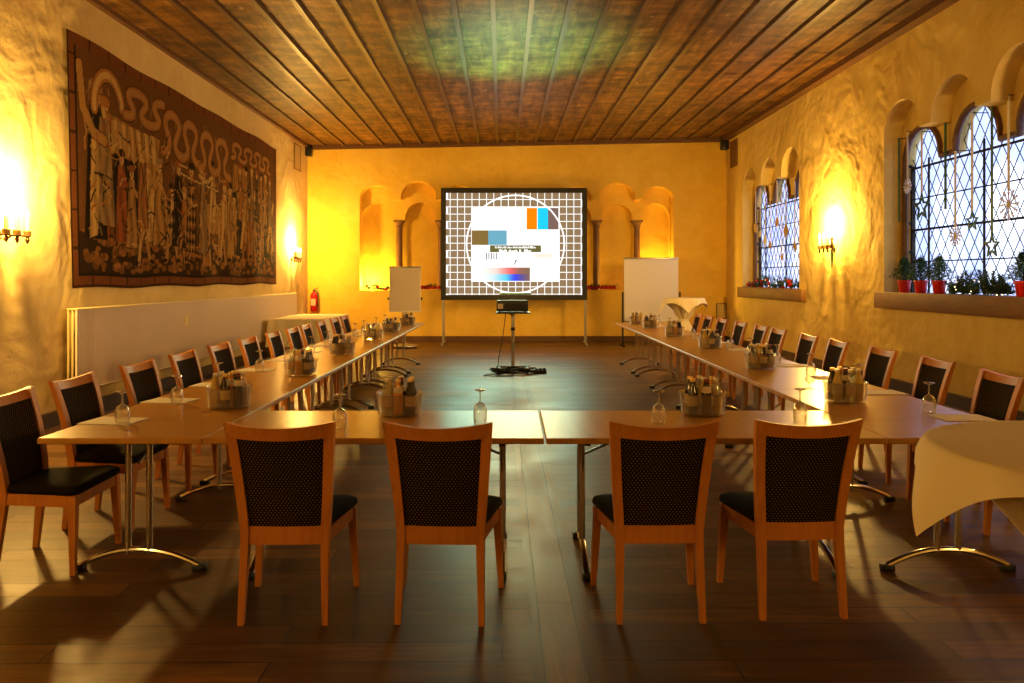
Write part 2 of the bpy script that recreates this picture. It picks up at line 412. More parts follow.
# windows: pane > lead lattice, glazing bars, sill, outer wall stand-in
def inside(poly, u, v):
    c = False; j = len(poly)-1
    for i in range(len(poly)):
        a, b = poly[i], poly[j]
        if (a[1] > v) != (b[1] > v) and u < (b[0]-a[0])*(v-a[1])/(b[1]-a[1]) + a[0]: c = not c
        j = i
    return c
for wi_n, (key, y0) in enumerate(WIN.items()):
    poly = arcade(wgroup(y0, True), SILL_W-.02, 3.12)
    xp = XR + .36
    vs, fs = slab('tmp', poly, [], 0.0)
    pane = MB(); pane.add([(xp, u, v) for u, v, w in vs], fs)
    W = struct(pane.build('window_%d' % (wi_n+1), M['pane'], smooth=0, rotz=TH))
    ylo, yhi = poly[0][0], poly[1][0]
    ylo, yhi = min(ylo, yhi), max(ylo, yhi)
    # diamonds
    lat = MB(); du, dv = 0.21, 0.32; st = 0.03
    for sgn in (1, -1):
        cc = -40
        while cc < 80:
            # line v = sgn*(dv/du)*(u - ylo) + SILL + cc*dv
            run = None; v = SILL_W
            while v <= 3.72:
                u = ylo + sgn*(v - SILL_W - cc*dv)*(du/dv)
                ok = ylo < u < yhi and inside(poly, u, v)
                if ok and run is None: run = (u, v)
                if run and (not ok or v + st > 3.72):
                    a = (xp, run[0], run[1]); b = (xp, u, v)
                    if v - run[1] > 0.05: lat.tube([a, b], 0.0065, 4)
                    run = None
                v += st
            cc += 1
    lat.build('lead_lattice', M['iron'], W, smooth=0)
    for vv, rr in ((1.76, .009), (2.2, .016), (2.63, .009), (3.06, .016)):
        MB().tube([(xp-.015, ylo-.03, vv), (xp-.015, yhi+.03, vv)], rr, 6).build('glazing_bar', M['iron'], W)
    for (u0, u1, top) in wgroup(y0, True):
        uu = (u0+u1)/2
        MB().tube([(xp-.02, uu, SILL_W), (xp-.02, uu, top-.42)], 0.014, 6).build('glazing_bar', M['iron'], W)
    rim = MB(); pc = [p for p in poly]
    ctr = [(xp-.105, u, v) for u, v in pc]; ctr = [c_ for i_, c_ in enumerate(ctr) if i_ > 0]
    rim.tube(ctr + [(xp-.105, pc[0][0], pc[0][1])], .042, 6, flat=1.0)
    rim.build('arch_frame', M['brown'], W, smooth=50)
    fr = MB(); fr.box(xp-.03, xp+.02, yhi-.03, yhi+.02, SILL_W, 3.1); fr.box(xp-.03, xp+.02, ylo-.02, ylo+.03, SILL_W, 3.1)
    for z in (1.9, 2.3, 2.75, 3.1): fr.box(xp-.09, xp-.02, yhi-.02, yhi+.02, z-.02, z+.02)
    fr.build('window_frame', M['iron'], W, smooth=0)
    sl = MB().rbox(XR-.09, XR+.42, ylo-.26, yhi+.22, SILL_W-.22, SILL_W+.005, 0.01)
    sl.build('window_sill', M['sill'], W)
    # added translucent sheet standing in for the outer arched wall layer
    arcs = [(u0-.02+.12, u1+.02-.06, 2.96) for (u0, u1, t_) in wgroup(y0, True)]
    hs = []
    for a in arcs: hs.append(arcade([a], 1.2, 2.5))
    vs, fs = slab('tmp', [(ylo-.8, 1.0), (yhi+.8, 1.0), (yhi+.8, 4.4), (ylo-.8, 4.4)], hs, 0.0)
    og = MB(); og.add([(XR+.62, u, v) for u, v, w in vs], fs)
    og.build('outer_wall_stand_in', M['outer'], W, smooth=0)

# ------------------------------------------------------------------ tables
def make_table():
    r = empty('conference_table', (0,0,0))      # long axis local Y, 1.70 x 0.82
    tp = MB().rbox(-.41, .41, -.849, .849, .705, .735, .004, 1); tp.build('tabletop', M['tabletop'], r)
    for s in (-1, 1):
        y = s*0.64
        for dx in (-.055, .055):
            MB().tube([(dx, y, .09), (dx, y, .69)], 0.017, 12).build('leg', M['chrome'], r)
        arc = []; rad = []
        for i in range(15):
            t_ = -1 + 2*i/14
            arc.append((t_*.315, y, .028 + .085*(1-t_*t_))); rad.append(.017)
        ft = MB().tube(arc, rad, 10, flat=0.9).build('foot', M['chrome'], r)
        for q in (-1, 1):
            cp = MB().rbox(q*.315-.035, q*.315+.035, y-.022, y+.022, 0, .035, .008)
            cp.build('foot_cap', M['black'], ft)
        bk = MB().rbox(-.10, .10, y-.03, y+.03, .665, .705, .006); bk.box(-.36, .36, y-.015, y+.015, .685, .705)
        bk.build('bracket', M['black'], r)
        MB().tube([(0, y, .56), (0, y-s*.32, .70)], 0.008, 6).build('brace', M['steel'], r)
    return r
T0 = make_table(); first_t = [True]
def place_table(x, y, rz, label, group):
    if first_t[0]:
        first_t[0] = False; T0.location = (x, y, 0); T0.rotation_euler.z = rz
        return tag(T0, label, 'table', group)
    return dup(T0, (x, y, 0), rz, label, group)
T0['category'] = 'table'
TLX, TRX = -1.942, 2.29
for i in range(6):
    w = 'nearest the camera' if i == 0 else ('at the far end by the flipchart' if i == 5 else '%s from the camera' % ORD[i])
    place_table(TLX, 3.90+.85+1.70*i, 0, 'beech table with chrome feet in the left row, %s' % w, 'left row of conference tables')
for i in range(6):
    w = 'nearest the camera' if i == 0 else ('at the far end by the pinboard' if i == 5 else '%s from the camera' % ORD[i])
    place_table(TRX, 3.90+.85+1.70*i, 0, 'beech table with chrome feet in the right row, %s' % w, 'right row of conference tables')
place_table(-.68, 4.31, PI/2, 'left of the two crosswise tables closing the U in the foreground', 'crosswise head tables')
place_table(1.03, 4.31, PI/2, 'right of the two crosswise tables closing the U in the foreground', 'crosswise head tables')

# ------------------------------------------------------------------ chairs
def rect(cx, cy, cz, w, d, tilt=0.0):
    return [(cx-w/2, cy-d/2, cz), (cx+w/2, cy-d/2, cz), (cx+w/2, cy+d/2, cz), (cx-w/2, cy+d/2, cz)]
def post_x(z):   # centre line of the rear posts
    if z < .40: return .186 - .010*z/.40*1.0
    t_ = (z-.40)/.52; return .176 + .040*t_ + .002
def post_y(z):
    if z < .40: return -.215 + .045*(z/.40)
    t_ = (z-.40)/.52; return -.170 - .035*t_ - .075*t_*t_
def make_chair():
    r = empty('dining_chair', (0,0,0))
    zs = [0, .1, .2, .3, .40, .50, .60, .70, .80, .86, .900]
    for s in (-1, 1):
        rings = []
        for z in zs:
            w = .026 + .012*min(1, z/.4) if z < .4 else .038 + .008*(z-.4)/.52
            d = .028 + .016*min(1, z/.35) if z < .5 else .044 - .014*(z-.5)/.42
            rings.append(rect(s*post_x(z), post_y(z), z, w, d))
        MB().loft(rings).build('leg', M['beech'], r, smooth=20)
        fr = []
        for z, w in ((0, .026), (.2, .034), (.40, .042)):
            fr.append(rect(s*(.245 - .022*z/.4), .222 - .012*z/.4, z, w, w))
        MB().loft(fr).build('leg', M['beech'], r, smooth=20)
    # top rail, bowed to the rear and dipped in the middle
    def rail(z0, z1, dip0, dip1, th, bow, nm):
        rings = []; n = 13
        for i in range(n):
            t_ = -1 + 2*i/(n-1)
            zt = z1 - dip1*(1-t_*t_); zb = z0 - dip0*(1-t_*t_)
            xt = t_*(post_x(z1)+.021*(1 if z0 > .6 else 0)); xb = t_*(post_x(z0)+.018*(1 if z0 > .6 else 0))
            b = bow*(1-t_*t_)
            yt = post_y(z1)-b; yb = post_y(z0)-b
            rings.append([(xb, yb-th/2, zb), (xt, yt-th/2, zt), (xt, yt+th/2, zt), (xb, yb+th/2, zb)])
        return MB().loft(rings).build(nm, M['beech'], r, smooth=30)
    rail(.838, .908, .012, .024, .026, .035, 'top_rail')
    rail(.345, .425, 0, 0, .024, .006, 'lower_rail')
    # upholstered back
    n, mz = 12, 9; front = []; back = []
    for j in range(mz):
        z = .418 + (.848-.418)*j/(mz-1)
        for i in range(n):
            t_ = -1 + 2*i/(n-1)
            x = t_*(post_x(z)-.016); zz = z - .012*(1-t_*t_)*(j/(mz-1))
            b = (.006 + .029*j/(mz-1))*(1-t_*t_); e = .011*(1-t_**6)
            front.append((x, post_y(z)-b+.008+e, zz)); back.append((x, post_y(z)-b-.006-e*.5, zz))
    pb = MB(); G = n*mz; fs = []
    for j in range(mz-1):
        for i in range(n-1):
            a = j*n+i; fs += [(a, a+1, a+n+1, a+n), (G+a, G+a+n, G+a+n+1, G+a+1)]
    for j in range(mz-1):
        for i in (0, n-1):
            a = j*n+i; fs.append((a, a+n, G+a+n, G+a))
    for i in range(n-1):
        for j in (0, mz-1):
            a = j*n+i; fs.append((a, a+1, G+a+1, G+a))
    pb.add(front+back, fs); pb.build('backrest', M['dotted'], r, smooth=50)
    # seat frame
    sf = MB()
    def bar(p, q, th=.022, z0=.345, z1=.405):
        d = (Vector(q)-Vector(p)).normalized(); nn = Vector((-d.y, d.x, 0))*th/2
        P_, Q_ = Vector(p), Vector(q)
        b = [P_-nn, Q_-nn, Q_+nn, P_+nn]
        sf.loft([[(v.x, v.y, z0) for v in b], [(v.x, v.y, z1) for v in b]])
    bar((-.222,.212,0), (.222,.212,0)); bar((-.178,-.16,0), (-.226,.205,0)); bar((.178,-.16,0), (.226,.205,0))
    sf.build('seat_frame', M['beech'], r, smooth=20)
    # cushion
    def outline(ins, z, dome=0.0):
        pts = []; hw_f, hw_r, yf, yr = .252-ins, .196-ins, .245-ins, -.165+ins
        for cx, cy, a0 in ((hw_f, yf, 0), (-hw_f, yf, 90), (-hw_r, yr, 180), (hw_r, yr, 270)):
            R = .045
            ox = cx - math.copysign(R, cx); oy = cy - math.copysign(R, cy)
            for q in range(5):
                a = math.radians(a0 + q*22.5); pts.append((ox + R*math.cos(a), oy + R*math.sin(a), z))
        return pts
    MB().loft([outline(.012,.405), outline(0,.418), outline(0,.432), outline(.006,.445), outline(.03,.456), outline(.08,.463), outline(.14,.466)]).build('seat', M['seat'], r, smooth=60)
    return r
CH0 = make_chair(); CH0['category'] = 'chair'; first_c = [True]
def place_chair(x, y, rz, label, group):
    rz += random.uniform(-.035, .035)
    if first_c[0]:
        first_c[0] = False; CH0.location = (x, y, 0); CH0.rotation_euler.z = rz
        return tag(CH0, label, 'chair', group)
    return dup(CH0, (x, y, 0), rz, label, group)
heads = [(-.93, 3.685, .02, 'leftmost of the four'), (-.30, 3.685, -.01, 'second from left of the four'), (.665, 3.70, .0, 'third from left of the four'), (1.27, 3.745, .045, 'rightmost of the four')]
heads = [(-1.005, 3.685, .00, 'leftmost of the four'), (-.30, 3.685, -.02, 'second from left of the four'), (.665, 3.70, .01, 'third from left of the four'), (1.31, 3.745, .03, 'rightmost of the four')]
for x, y, a, w in heads:
    place_chair(x, y, a, 'beech chair with gold-dotted black back turned to the camera, %s' % w, 'foreground chairs at the crosswise tables')
LCH = [4.29, 4.99, 5.82, 6.64, 7.5, 8.25, 9.19, 9.92, 10.62, 11.42, 12.3, 13.1]
for i, y in enumerate(LCH):
    w = 'nearest, cut by the left photo edge' if i == 0 else ('farthest from the camera' if i == 11 else '%s from the camera' % ORD[i])
    place_chair(-2.50 + random.uniform(-.02, .02), y, -PI/2, 'beech and black chair on the radiator side, %s' % w, 'chairs along the radiator side')
RCH = [4.45, 5.18, 6.10, 7.0, 7.94, 8.72, 9.72, 10.40, 11.30, 12.2, 13.15, 13.85]
for i, y in enumerate(RCH):
    w = 'nearest, behind the foreground cloth' if i == 0 else ('farthest from the camera' if i == 11 else '%s from the camera' % ORD[i])
    place_chair((2.99 if i == 1 else 3.06) + random.uniform(-.02, .02), y, PI/2, 'beech and black chair on the window side, %s' % w, 'chairs along the window side')

# ------------------------------------------------------------------ table settings
TZ = .735
gp = [(.0335,0),(.0375,.02),(.039,.045),(.036,.075),(.026,.098),(.010,.108),(.0045,.115),(.004,.15),(.006,.168),(.030,.176),(.032,.179),(.030,.181),(.001,.183)]
g0 = MB().lathe(gp, 18).build('wine_glass', M['glass'], None, smooth=60)
g0['category'] = 'glass'
used_g = [False]
def glass(x, y, label, group):
    if not used_g[0]:
        used_g[0] = True; g0.location = (x, y, TZ); return tag(g0, label, 'glass', group)
    return dup(g0, (x, y, TZ), random.uniform(0, 1), label, group)
n0 = MB().rbox(-.105, .105, -.148, .148, 0, .005, .001, 1).build('notepad', M['paper'], None, smooth=0); n0['category'] = 'notepad'
pz = MB().tube([(.03,-.07,.009),(.03,.07,.009)], .004, 8).build('pen_dummy', M['black'], None)
bpy.data.objects.remove(pz)
used_n = [False]
def pad(x, y, rz, label, group):
    if not used_n[0]:
        used_n[0] = True; n0.location = (x, y, TZ); n0.rotation_euler.z = rz; return tag(n0, label, 'notepad', group)
    return dup(n0, (x, y, TZ), rz, label, group)
LG = [4.28, 4.96, 5.72, 6.67, 7.5, 8.3, 9.1, 9.9, 10.7, 11.4, 12.3, 13.1]
for i, y in enumerate(LG):
    w = 'first and nearest' if i == 0 else ('last and farthest' if i == 11 else ORD[i])
    glass(-2.11 + random.uniform(-.02,.02), y, 'upturned wine glass on the left row, %s from the camera' % w, 'upturned glasses on the left row')
    pad(-2.20, y+.12 if i else y+.08, PI/2 + random.uniform(-.15,.15) , 'white notepad on the left row, %s from the camera' % w, 'notepads on the left row')
RG = [4.63, 5.62, 6.42, 7.3, 8.05, 8.86, 9.85, 10.6, 11.4, 12.2, 13.1, 13.8]
for i, y in enumerate(RG):
    w = 'first and nearest' if i == 0 else ('last and farthest' if i == 11 else ORD[i])
    glass(2.47 + random.uniform(-.02,.02), y, 'upturned wine glass on the right row, %s from the camera' % w, 'upturned glasses on the right row')
    pad(2.57, y-.17, PI/2 + random.uniform(-.15,.15), 'white notepad on the right row, %s from the camera' % w, 'notepads on the right row')
for x, y, w in ((-.90, 4.15, 'leftmost'), (-.165, 4.34, 'second from left'), (.815, 4.30, 'third from left'), (1.615, 4.37, 'rightmost')):
    glass(x, y, 'upturned wine glass on the crosswise tables, %s of four' % w, 'upturned glasses on the crosswise tables')

cooler_p = [(.001,.004),(.118,.004),(.124,.01),(.133,.115),(.139,.125),(.139,.130),(.133,.130),(.128,.118),(.119,.014),(.001,.010)]
cooler0 = MB().lathe(cooler_p, 28).build('bottle_bowl', M['acrylic'], None, smooth=40); cooler0['category'] = 'bowl'
bprof = [(.001,0),(.027,0),(.0295,.006),(.0295,.105),(.028,.125),(.0165,.162),(.0145,.185),(.0145,.190),(.001,.190)]
def make_bottle(kind, mname, cap, lab=True):
    b = MB().lathe(bprof, 14).build('bottle', M[mname], None, smooth=50)
    MB().lathe([(.001,.203),(.0155,.203),(.0165,.199),(.0165,.184),(.0145,.184)], 12).build('cap', M[cap], b)
    if lab: MB().lathe([(.0300,.045),(.0302,.046),(.0302,.10),(.0300,.101)], 14).build('paper_label', M['label_paper'], b)
    else: MB().lathe([(.0285,.126),(.0287,.127),(.0195,.158),(.0190,.159)], 14).build('paper_label', M['label_paper'], b)
    b['category'] = 'bottle'; return b
KIND = {'cola': make_bottle('cola','cola','cap_gold'), 'cola2': make_bottle('cola','cola','cap_red', False), 'water': make_bottle('water','water','cap_white'),
        'oj': make_bottle('oj','orange_juice','cap_gold', False), 'apple': make_bottle('apple','apple_juice','cap_white')}
NAME = {'cola':'dark cola bottle', 'cola2':'dark red-capped bottle', 'water':'clear water bottle', 'oj':'orange juice bottle', 'apple':'pale apple juice bottle'}
usedK = {}
def bottle(kind, x, y, rz, label, group):
    src = KIND[kind]
    if kind not in usedK:
        usedK[kind] = 1; src.location = (x, y, TZ+.012); src.rotation_euler.z = rz; return tag(src, label, 'bottle', group)
    return dup(src, (x, y, TZ+.012), rz, label, group)
usedB = [False]
def caddy(x, y, place, order):
    lab = 'clear round bowl of drink bottles on the %s' % place
    if not usedB[0]:
        usedB[0] = True; cooler0.location = (x, y, TZ); tag(cooler0, lab, 'bowl', 'bowls of drink bottles')
    else: dup(cooler0, (x, y, TZ), 0, lab, 'bowls of drink bottles')
    spots = [(-.068,-.045,'front left'), (.002,-.075,'front middle'), (.068,-.040,'front right'), (-.064,.045,'back left'), (.006,.010,'centre'), (.066,.042,'back right'), (.0,.082,'back middle')]
    for kd, (dx, dy, w) in zip(order, spots):
        if kd: bottle(kd, x+dx, y+dy, random.uniform(0, 6), '%s at %s in the bowl on the %s' % (NAME[kd], w, place), 'drink bottles in the bowls')
orders = [['apple','cola','cola2','water','oj','water','cola'], ['water','oj','cola','apple','cola2','cola','water'], ['cola','cola2','water','cola','apple','oj','water'],
          ['apple','water','apple','cola','cola2','water','oj'], ['water','cola','cola2','cola','oj','water','apple']]
LC = [(-1.735,4.85),(-1.71,6.42),(-1.735,8.12),(-1.78,10.2),(-1.78,11.75),(-1.745,13.35)]
RC = [(2.16,5.06),(2.21,6.92),(2.28,8.95),(2.26,10.8),(2.24,12.5),(2.2,13.6)]
for i, (x, y) in enumerate(LC):
    w = 'nearest' if i == 0 else ('farthest' if i == 5 else ORD[i])
    caddy(x, y, '%s left-row table' % w, orders[i % 5])
for i, (x, y) in enumerate(RC):
    w = 'nearest' if i == 0 else ('farthest' if i == 5 else ORD[i])
    caddy(x, y, '%s right-row table' % w, orders[(i+3) % 5])
caddy(-.645, 4.58, 'left crosswise table', orders[1])
caddy(1.13, 4.60, 'right crosswise table', orders[2])

# ------------------------------------------------------------------ screen with the test card
SY = 18.15; sc_ = F/SY
def sx(px): return (px-512)/sc_      # relative to the screen's own centre line at pixel 512
def sz(py): return H + (278.3-py)/sc_
scr = empty('projection_screen', ((512-510)/sc_ + .0, SY, 0))
tag(scr, 'large black framed projection screen on legs showing a colourful test card', 'screen')
x0, x1, z0, z1 = sx(441), sx(587), sz(300), sz(188)
fw = .115
fr = MB()
for a in ((x0,x1,z1-fw,z1),(x0,x1,z0,z0+fw),(x0,x0+fw,z0+fw,z1-fw),(x1-fw,x1,z0+fw,z1-fw)): fr.box(a[0],a[1],-.03,.03,a[2],a[3])
fr.build('screen_frame', M['black'], scr, smooth=0)
for px in (443.5, 585.5):
    lg = MB().box(sx(px)-.03, sx(px)+.03, -.01, .045, 0.03, z1-.02); lg.box(sx(px)-.03, sx(px)+.03, -.42, .42, 0.0, .05)
    lg.build('leg', M['steel'], scr, smooth=0)
tcard = MB(); LV = [0]
def q(pa, pb, ya, yb, col, lay):       # rectangle in photo pixels, linear colour
    y = -.012 - .0015*lay
    tcard.quad((sx(pa),y,sz(yb)),(sx(pb),y,sz(yb)),(sx(pb),y,sz(ya)),(sx(pa),y,sz(ya)), col)
def lin(r, g, b, k_=1.0): return tuple(k_*((c/255)**2.2) for c in (r, g, b))
WHT = (1.25,1.25,1.22)
px0, px1, py0, py1 = 445.6, 582.6, 192.2, 295.8
q(px0, px1, py0, py1, lin(150,124,94), 0)
cellw = 7.27
for i in range(19):
    x = 450.2 + i*cellw
    if x < px1: q(x-.36, x+.36, py0, py1, WHT, 1)
for j in range(15):
    y = 199.6 + j*cellw
    if y < py1: q(px0, px1, y-.36, y+.36, WHT, 1)
for j in range(15):                                   # castellations at both sides
    y = py0 + j*cellw
    if j % 2 == 0:
        q(446.2, 448.2, y, min(y+cellw, py1), WHT, 2); q(580.8, 582.4, y+cellw if y+cellw < py1 else y, min(y+2*cellw, py1), WHT, 2)
q(px0, px1, 295.3, 295.9, lin(120,150,30), 2)
q(471.2, 559, 207.3, 281.7, WHT, 3)
for i, c in enumerate([(255,255,255),(250,246,240),(255,255,255),(250,248,238),(255,255,255)]): q(471.2+i*10.9, 482.1+i*10.9, 207.3, 229, lin(*c, 1.1), 4)
q(526.6, 537, 208, 229.5, lin(255,140,0), 4); q(537.6, 548, 208, 229.5, lin(0,212,255), 4); q(548, 558.5, 208, 229.5, lin(128,104,98), 4)
q(471.8, 488.2, 230.4, 245, lin(138,112,66), 4); q(488.2, 506.8, 230.4, 245, lin(112,176,200), 4)
q(490, 541, 245.4, 252.2, lin(110,106,62), 4)
u = 495.0                                             # two lines of unreadable white lettering
rr = random.Random(3)
while u < 534.5:
    w_ = rr.choice((.7, 1.0, 1.4)); hh = rr.choice((1.3, 1.8, 2.2)); q(u, u+w_, 248.4-hh, 248.4, WHT, 5); u += w_ + rr.choice((.25, .3, .7))
for u0, u1 in ((499,506),(508.5,517),(519,521.5),(524,530.5)):
    u = u0
    while u < u1:
        w_ = rr.choice((.7, 1.0, 1.3)); hh = rr.choice((1.6, 2.2, 2.6)); q(u, u+w_, 252.0-hh, 252.0, WHT, 5); u += w_ + .28
for i, g_ in enumerate((60,80,70,95,110)): q(486+i*2.5, 486.9+i*2.5, 252.8, 259.6, lin(g_,g_,g_), 4)
for i in range(7): q(500.5+i*1.9, 501.2+i*1.9, 252.8, 259.6, lin(215,212,208), 4)
tcard.add([(sx(514.2),-.02,sz(264.8)),(sx(515),-.02,sz(264.8)),(sx(516.2),-.02,sz(260.2)),(sx(515),-.02,sz(260.2))], [(0,1,2,3)], lin(70,90,90))
q(515.2, 517, 260.2, 261.2, lin(70,90,90), 5)
q(534, 552, 253.5, 258, lin(255,240,222), 4)
for i in range(24):
    t_ = i/23; xa = 481 + i*2.04
    r1 = [255-13*t_*4 if t_ < .25 else 0]
    def ramp3(stops):
        for (a, ca), (b, cb) in zip(stops, stops[1:]):
            if a <= t_ <= b:
                s_ = (t_-a)/(b-a); return tuple(ca[q_]+(cb[q_]-ca[q_])*s_ for q_ in range(3))
    q(xa, xa+2.04, 267.5, 274.2, lin(*ramp3([(0,(255,255,252)),(.3,(255,226,214)),(.62,(238,110,110)),(.8,(160,108,98)),(1,(138,112,88))])), 4)
    q(xa, xa+2.04, 274.2, 281, lin(*ramp3([(0,(255,255,255)),(.25,(214,240,250)),(.52,(100,214,255)),(.7,(70,80,250)),(.84,(96,88,170)),(1,(138,106,100))])), 4)
# circle
cx_, cy_, R_ = 515.4, 244.2, 48.8
n = 96
for i in range(n):
    a, b = 2*PI*i/n, 2*PI*(i+1)/n
    pts = [(cx_+r_*math.cos(w_), cy_+r_*math.sin(w_)) for r_, w_ in ((R_-.75,a),(R_+.75,a),(R_+.75,b),(R_-.75,b))]
    tcard.add([(sx(p[0]), -.024, sz(p[1])) for p in pts], [(0,1,2,3)], WHT)
tcard.build('screen_surface', M['screen'], scr, smooth=0, recalc=False)

# ------------------------------------------------------------------ projector on its stand
PY = 12.75; ps = F/PY
pX = (513-510)/ps
st = empty('projector_stand', (pX, PY, 0)); tag(st, 'chrome pole stand with small tray in the middle of the room', 'stand')
ztray = H - (312-278.3)/ps
MB().rbox(-.28, .28, -.2, .2, ztray-.02, ztray, .006).build('tray', M['black'], st)
MB().tube([(0,0,.1),(0,0,ztray-.02)], .028, 14).build('pole', M['steel'], st)
MB().lathe([(.036,ztray-.30),(.036,ztray-.25)], 14, cap=True).build('collar', M['black'], st)
MB().rbox(-.27, .27, -.03, .03, .07, .11, .008).rbox(-.26, -.20, -.25, .25, .06, .10, .008).rbox(.20, .26, -.25, .25, .06, .10, .008).build('base', M['iron'], st)
for a in (-.23, .23):
    for b in (-.23, .23):
        w = MB()
        w.tube([(a-.013,b,.035),(a+.013,b,.035)], .035, 14); w.box(a-.02,a+.02,b-.015,b+.015,.03,.065)
        w.build('caster', M['black'], st)
pr = empty('projector', (pX-.01, PY, ztray)); tag(pr, 'dark video projector with a painted teal highlight on the lid, on the pole stand', 'projector')
pb = MB().rbox(-.255, .255, -.19, .19, .015, .19, .02, 3); pb.build('body', M['black'], pr)
MB().rbox(-.257, .257, -.192, .192, .178, .212, .012, 2).build('lid', M['teal'], pr)
MB().lathe([(.06,0),(.06,.05),(.045,.05),(.045,.01)], 18).build('lens', M['black'], pr).rotation_euler = (-PI/2, 0, 0)
pr.children[-1].location = (.05, .18, .10)
for a in (-.2, .2):
    for b in (-.14, .14): MB().lathe([(.015,0),(.015,.02)], 10, (a,b,0), True).build('foot', M['black'], pr)
pv = MB()
for i in range(9): pv.box(-.10+i*.03, -.085+i*.03, -.197, -.19, .05, .15)
pv.build('vent_slats', M['iron'], pr, smooth=0)
MB().box(-.235, -.15, -.196, -.188, .06, .14).build('socket_panel', M['label_paper'], pr, smooth=0)
# cables
cb = MB()
cb.tube([(-.12,-.16,ztray-.02),(-.13,-.2,.85),(-.17,-.22,.55),(-.23,-.25,.25),(-.25,-.28,.02),(-.15,-.3,.012)], .007, 6)
cb.build('hanging_cable', M['cable'], None, loc=(pX, PY, 0))
tag(bpy.data.objects['hanging_cable'], 'thin black cable hanging from the projector tray to the floor', 'cable')
cl = MB(); pts = []
for i in range(140):
    a = i*.33; r_ = .21 + .07*math.sin(i*1.7) ; pts.append((math.cos(a)*r_*1.35, math.sin(a)*r_*.7, .012+.0005*i+.012*abs(math.sin(i*.9))))
cl.tube(pts, .008, 5)
cl.tube([(-.2,-.1,.012),(-.42,-.15,.012),(-.46,-.3,.012),(-.3,-.42,.012),(-.05,-.42,.012),(.0,-.3,.012)], .007, 5)
cl.build('cable_coil', M['cable'], None, loc=(pX, PY-.16, 0)); tag(bpy.data.objects['cable_coil'], 'tangled coil of black cable on the floor under the projector stand', 'cable')
psu = empty('power_strip', (pX+.43, PY-.12, 0), .3); tag(psu, 'small black power strip standing on floor right of the stand', 'power strip')
MB().rbox(-.11,.11,-.03,.03,0,.05,.008).build('housing', M['black'], psu)
for i in range(3): MB().rbox(-.08+i*.065,-.03+i*.065,-.022,.022,.05,.085,.006).build('plug', M['black'], psu)

# ------------------------------------------------------------------ flipchart, pinboard, extinguisher
fy = 17.3; s_ = F/fy
fl = empty('flipchart', ((405-510)/s_, fy, 0), .06); tag(fl, 'white flipchart board on wheeled stand near the left arches', 'flipchart')
bw, b0, b1 = .345, H-(312-278.3)/s_, H+(278.3-268)/s_
bd = MB(); bd.loft([[(-bw,-.05,b0),(bw,-.05,b0),(bw,-.02,b0),(-bw,-.02,b0)], [(-bw,.06,b1),(bw,.06,b1),(bw,.09,b1),(-bw,.09,b1)]]); bd.build('board', M['board'], fl, smooth=0)
MB().rbox(-bw-.01,bw+.01,.04,.10,b1-.005,b1+.035,.006).build('clamp_bar', M['steel'], fl)
pp = MB().rbox(-bw+.02,bw-.02,-.058,-.052,b0+.02,b0+.03,.001); 
pp2 = MB(); pp2.loft([[(-bw+.02,-.058,b0+.03),(bw-.02,-.058,b0+.03),(bw-.02,-.053,b0+.03),(-bw+.02,-.053,b0+.03)], [(-bw+.02,.045,b1-.03),(bw-.02,.045,b1-.03),(bw-.02,.052,b1-.03),(-bw+.02,.052,b1-.03)]]); pp2.build('paper_pad', M['paper'], fl, smooth=0)
MB().tube([(0,.03,.06),(0,.06,b1-.1)], .022, 12).build('pole', M['chrome'], fl)
MB().lathe([(.02,.10),(.1,.085),(.27,.06),(.28,.045),(.28,.035),(.001,.035)], 24).build('base', M['steel'], fl)
for i in range(5):
    a = 2*PI*i/5 - PI/2; MB().tube([(.25*math.cos(a)-.012,.25*math.sin(a),.022),(.25*math.cos(a)+.012,.25*math.sin(a),.022)], .022, 10).build('caster', M['black'], fl)
for s in (-1, 1): MB().lathe([(.02,0),(.02,.05)], 10, (0,0,0), True).build('clamp_knob', M['black'], fl).location = (s*(bw+.02), 0.0, b0+.27)

py_ = 17.75; s_ = F/py_
pn = empty('pinboard', ((651-510)/s_, py_, 0)); tag(pn, 'tall off-white pinboard on black legs in front of the right arches', 'pinboard')
hw = 27/s_; zt = H+(278.3-258)/s_; zb_ = zt-1.42
MB().box(-hw, hw, -.02, .02, zb_, zt-.03).build('board', M['board'], pn, smooth=0)
MB().rbox(-hw-.01,hw+.01,-.028,.028,zt-.03,zt+.012,.006).build('top_rail', M['steel'], pn)
MB().rbox(-hw-.01,hw+.01,-.028,.028,zb_-.03,zb_,.006).build('bottom_rail', M['steel'], pn)
for s in (-1, 1):
    MB().box(s*hw-.02+s*.035, s*hw+.02+s*.035, -.05, -.02, .03, zb_+.65).box(s*hw-.02+s*.035, s*hw+.02+s*.035, -.26, .26, 0.0, .035).build('leg', M['black'], pn, smooth=0)

fe = empty('fire_extinguisher', RM(ux(310.5, S0)+.12, YB-.10, .74), TH); tag(fe, 'red fire extinguisher hanging in the left back corner', 'fire extinguisher')
MB().lathe([(.001,0),(.075,0),(.085,.015),(.085,.36),(.075,.41),(.045,.45),(.03,.46),(.03,.48),(.001,.48)], 18).build('cylinder', M['red'], fe)
vv = MB().rbox(-.025,.025,-.025,.025,.47,.52,.006); vv.tube([(0,0,.52),(.05,-.02,.55),(.11,-.03,.56)], .01, 6); vv.tube([(0,0,.5),(.11,-.03,.51)], .008, 6); vv.build('valve', M['black'], fe)
MB().tube([(.02,-.02,.49),(.09,-.03,.46),(.105,-.03,.36),(.10,-.03,.2),(.095,-.03,.1)], .012, 8).build('hose', M['black'], fe)
MB().box(-.055,.055,-.0885,-.06,.14,.30).build('paper_label', M['label_paper'], fe, smooth=0)
MB().box(-.04,.04,.075,.10,.1,.42).build('wall_bracket', M['black'], fe, smooth=0)
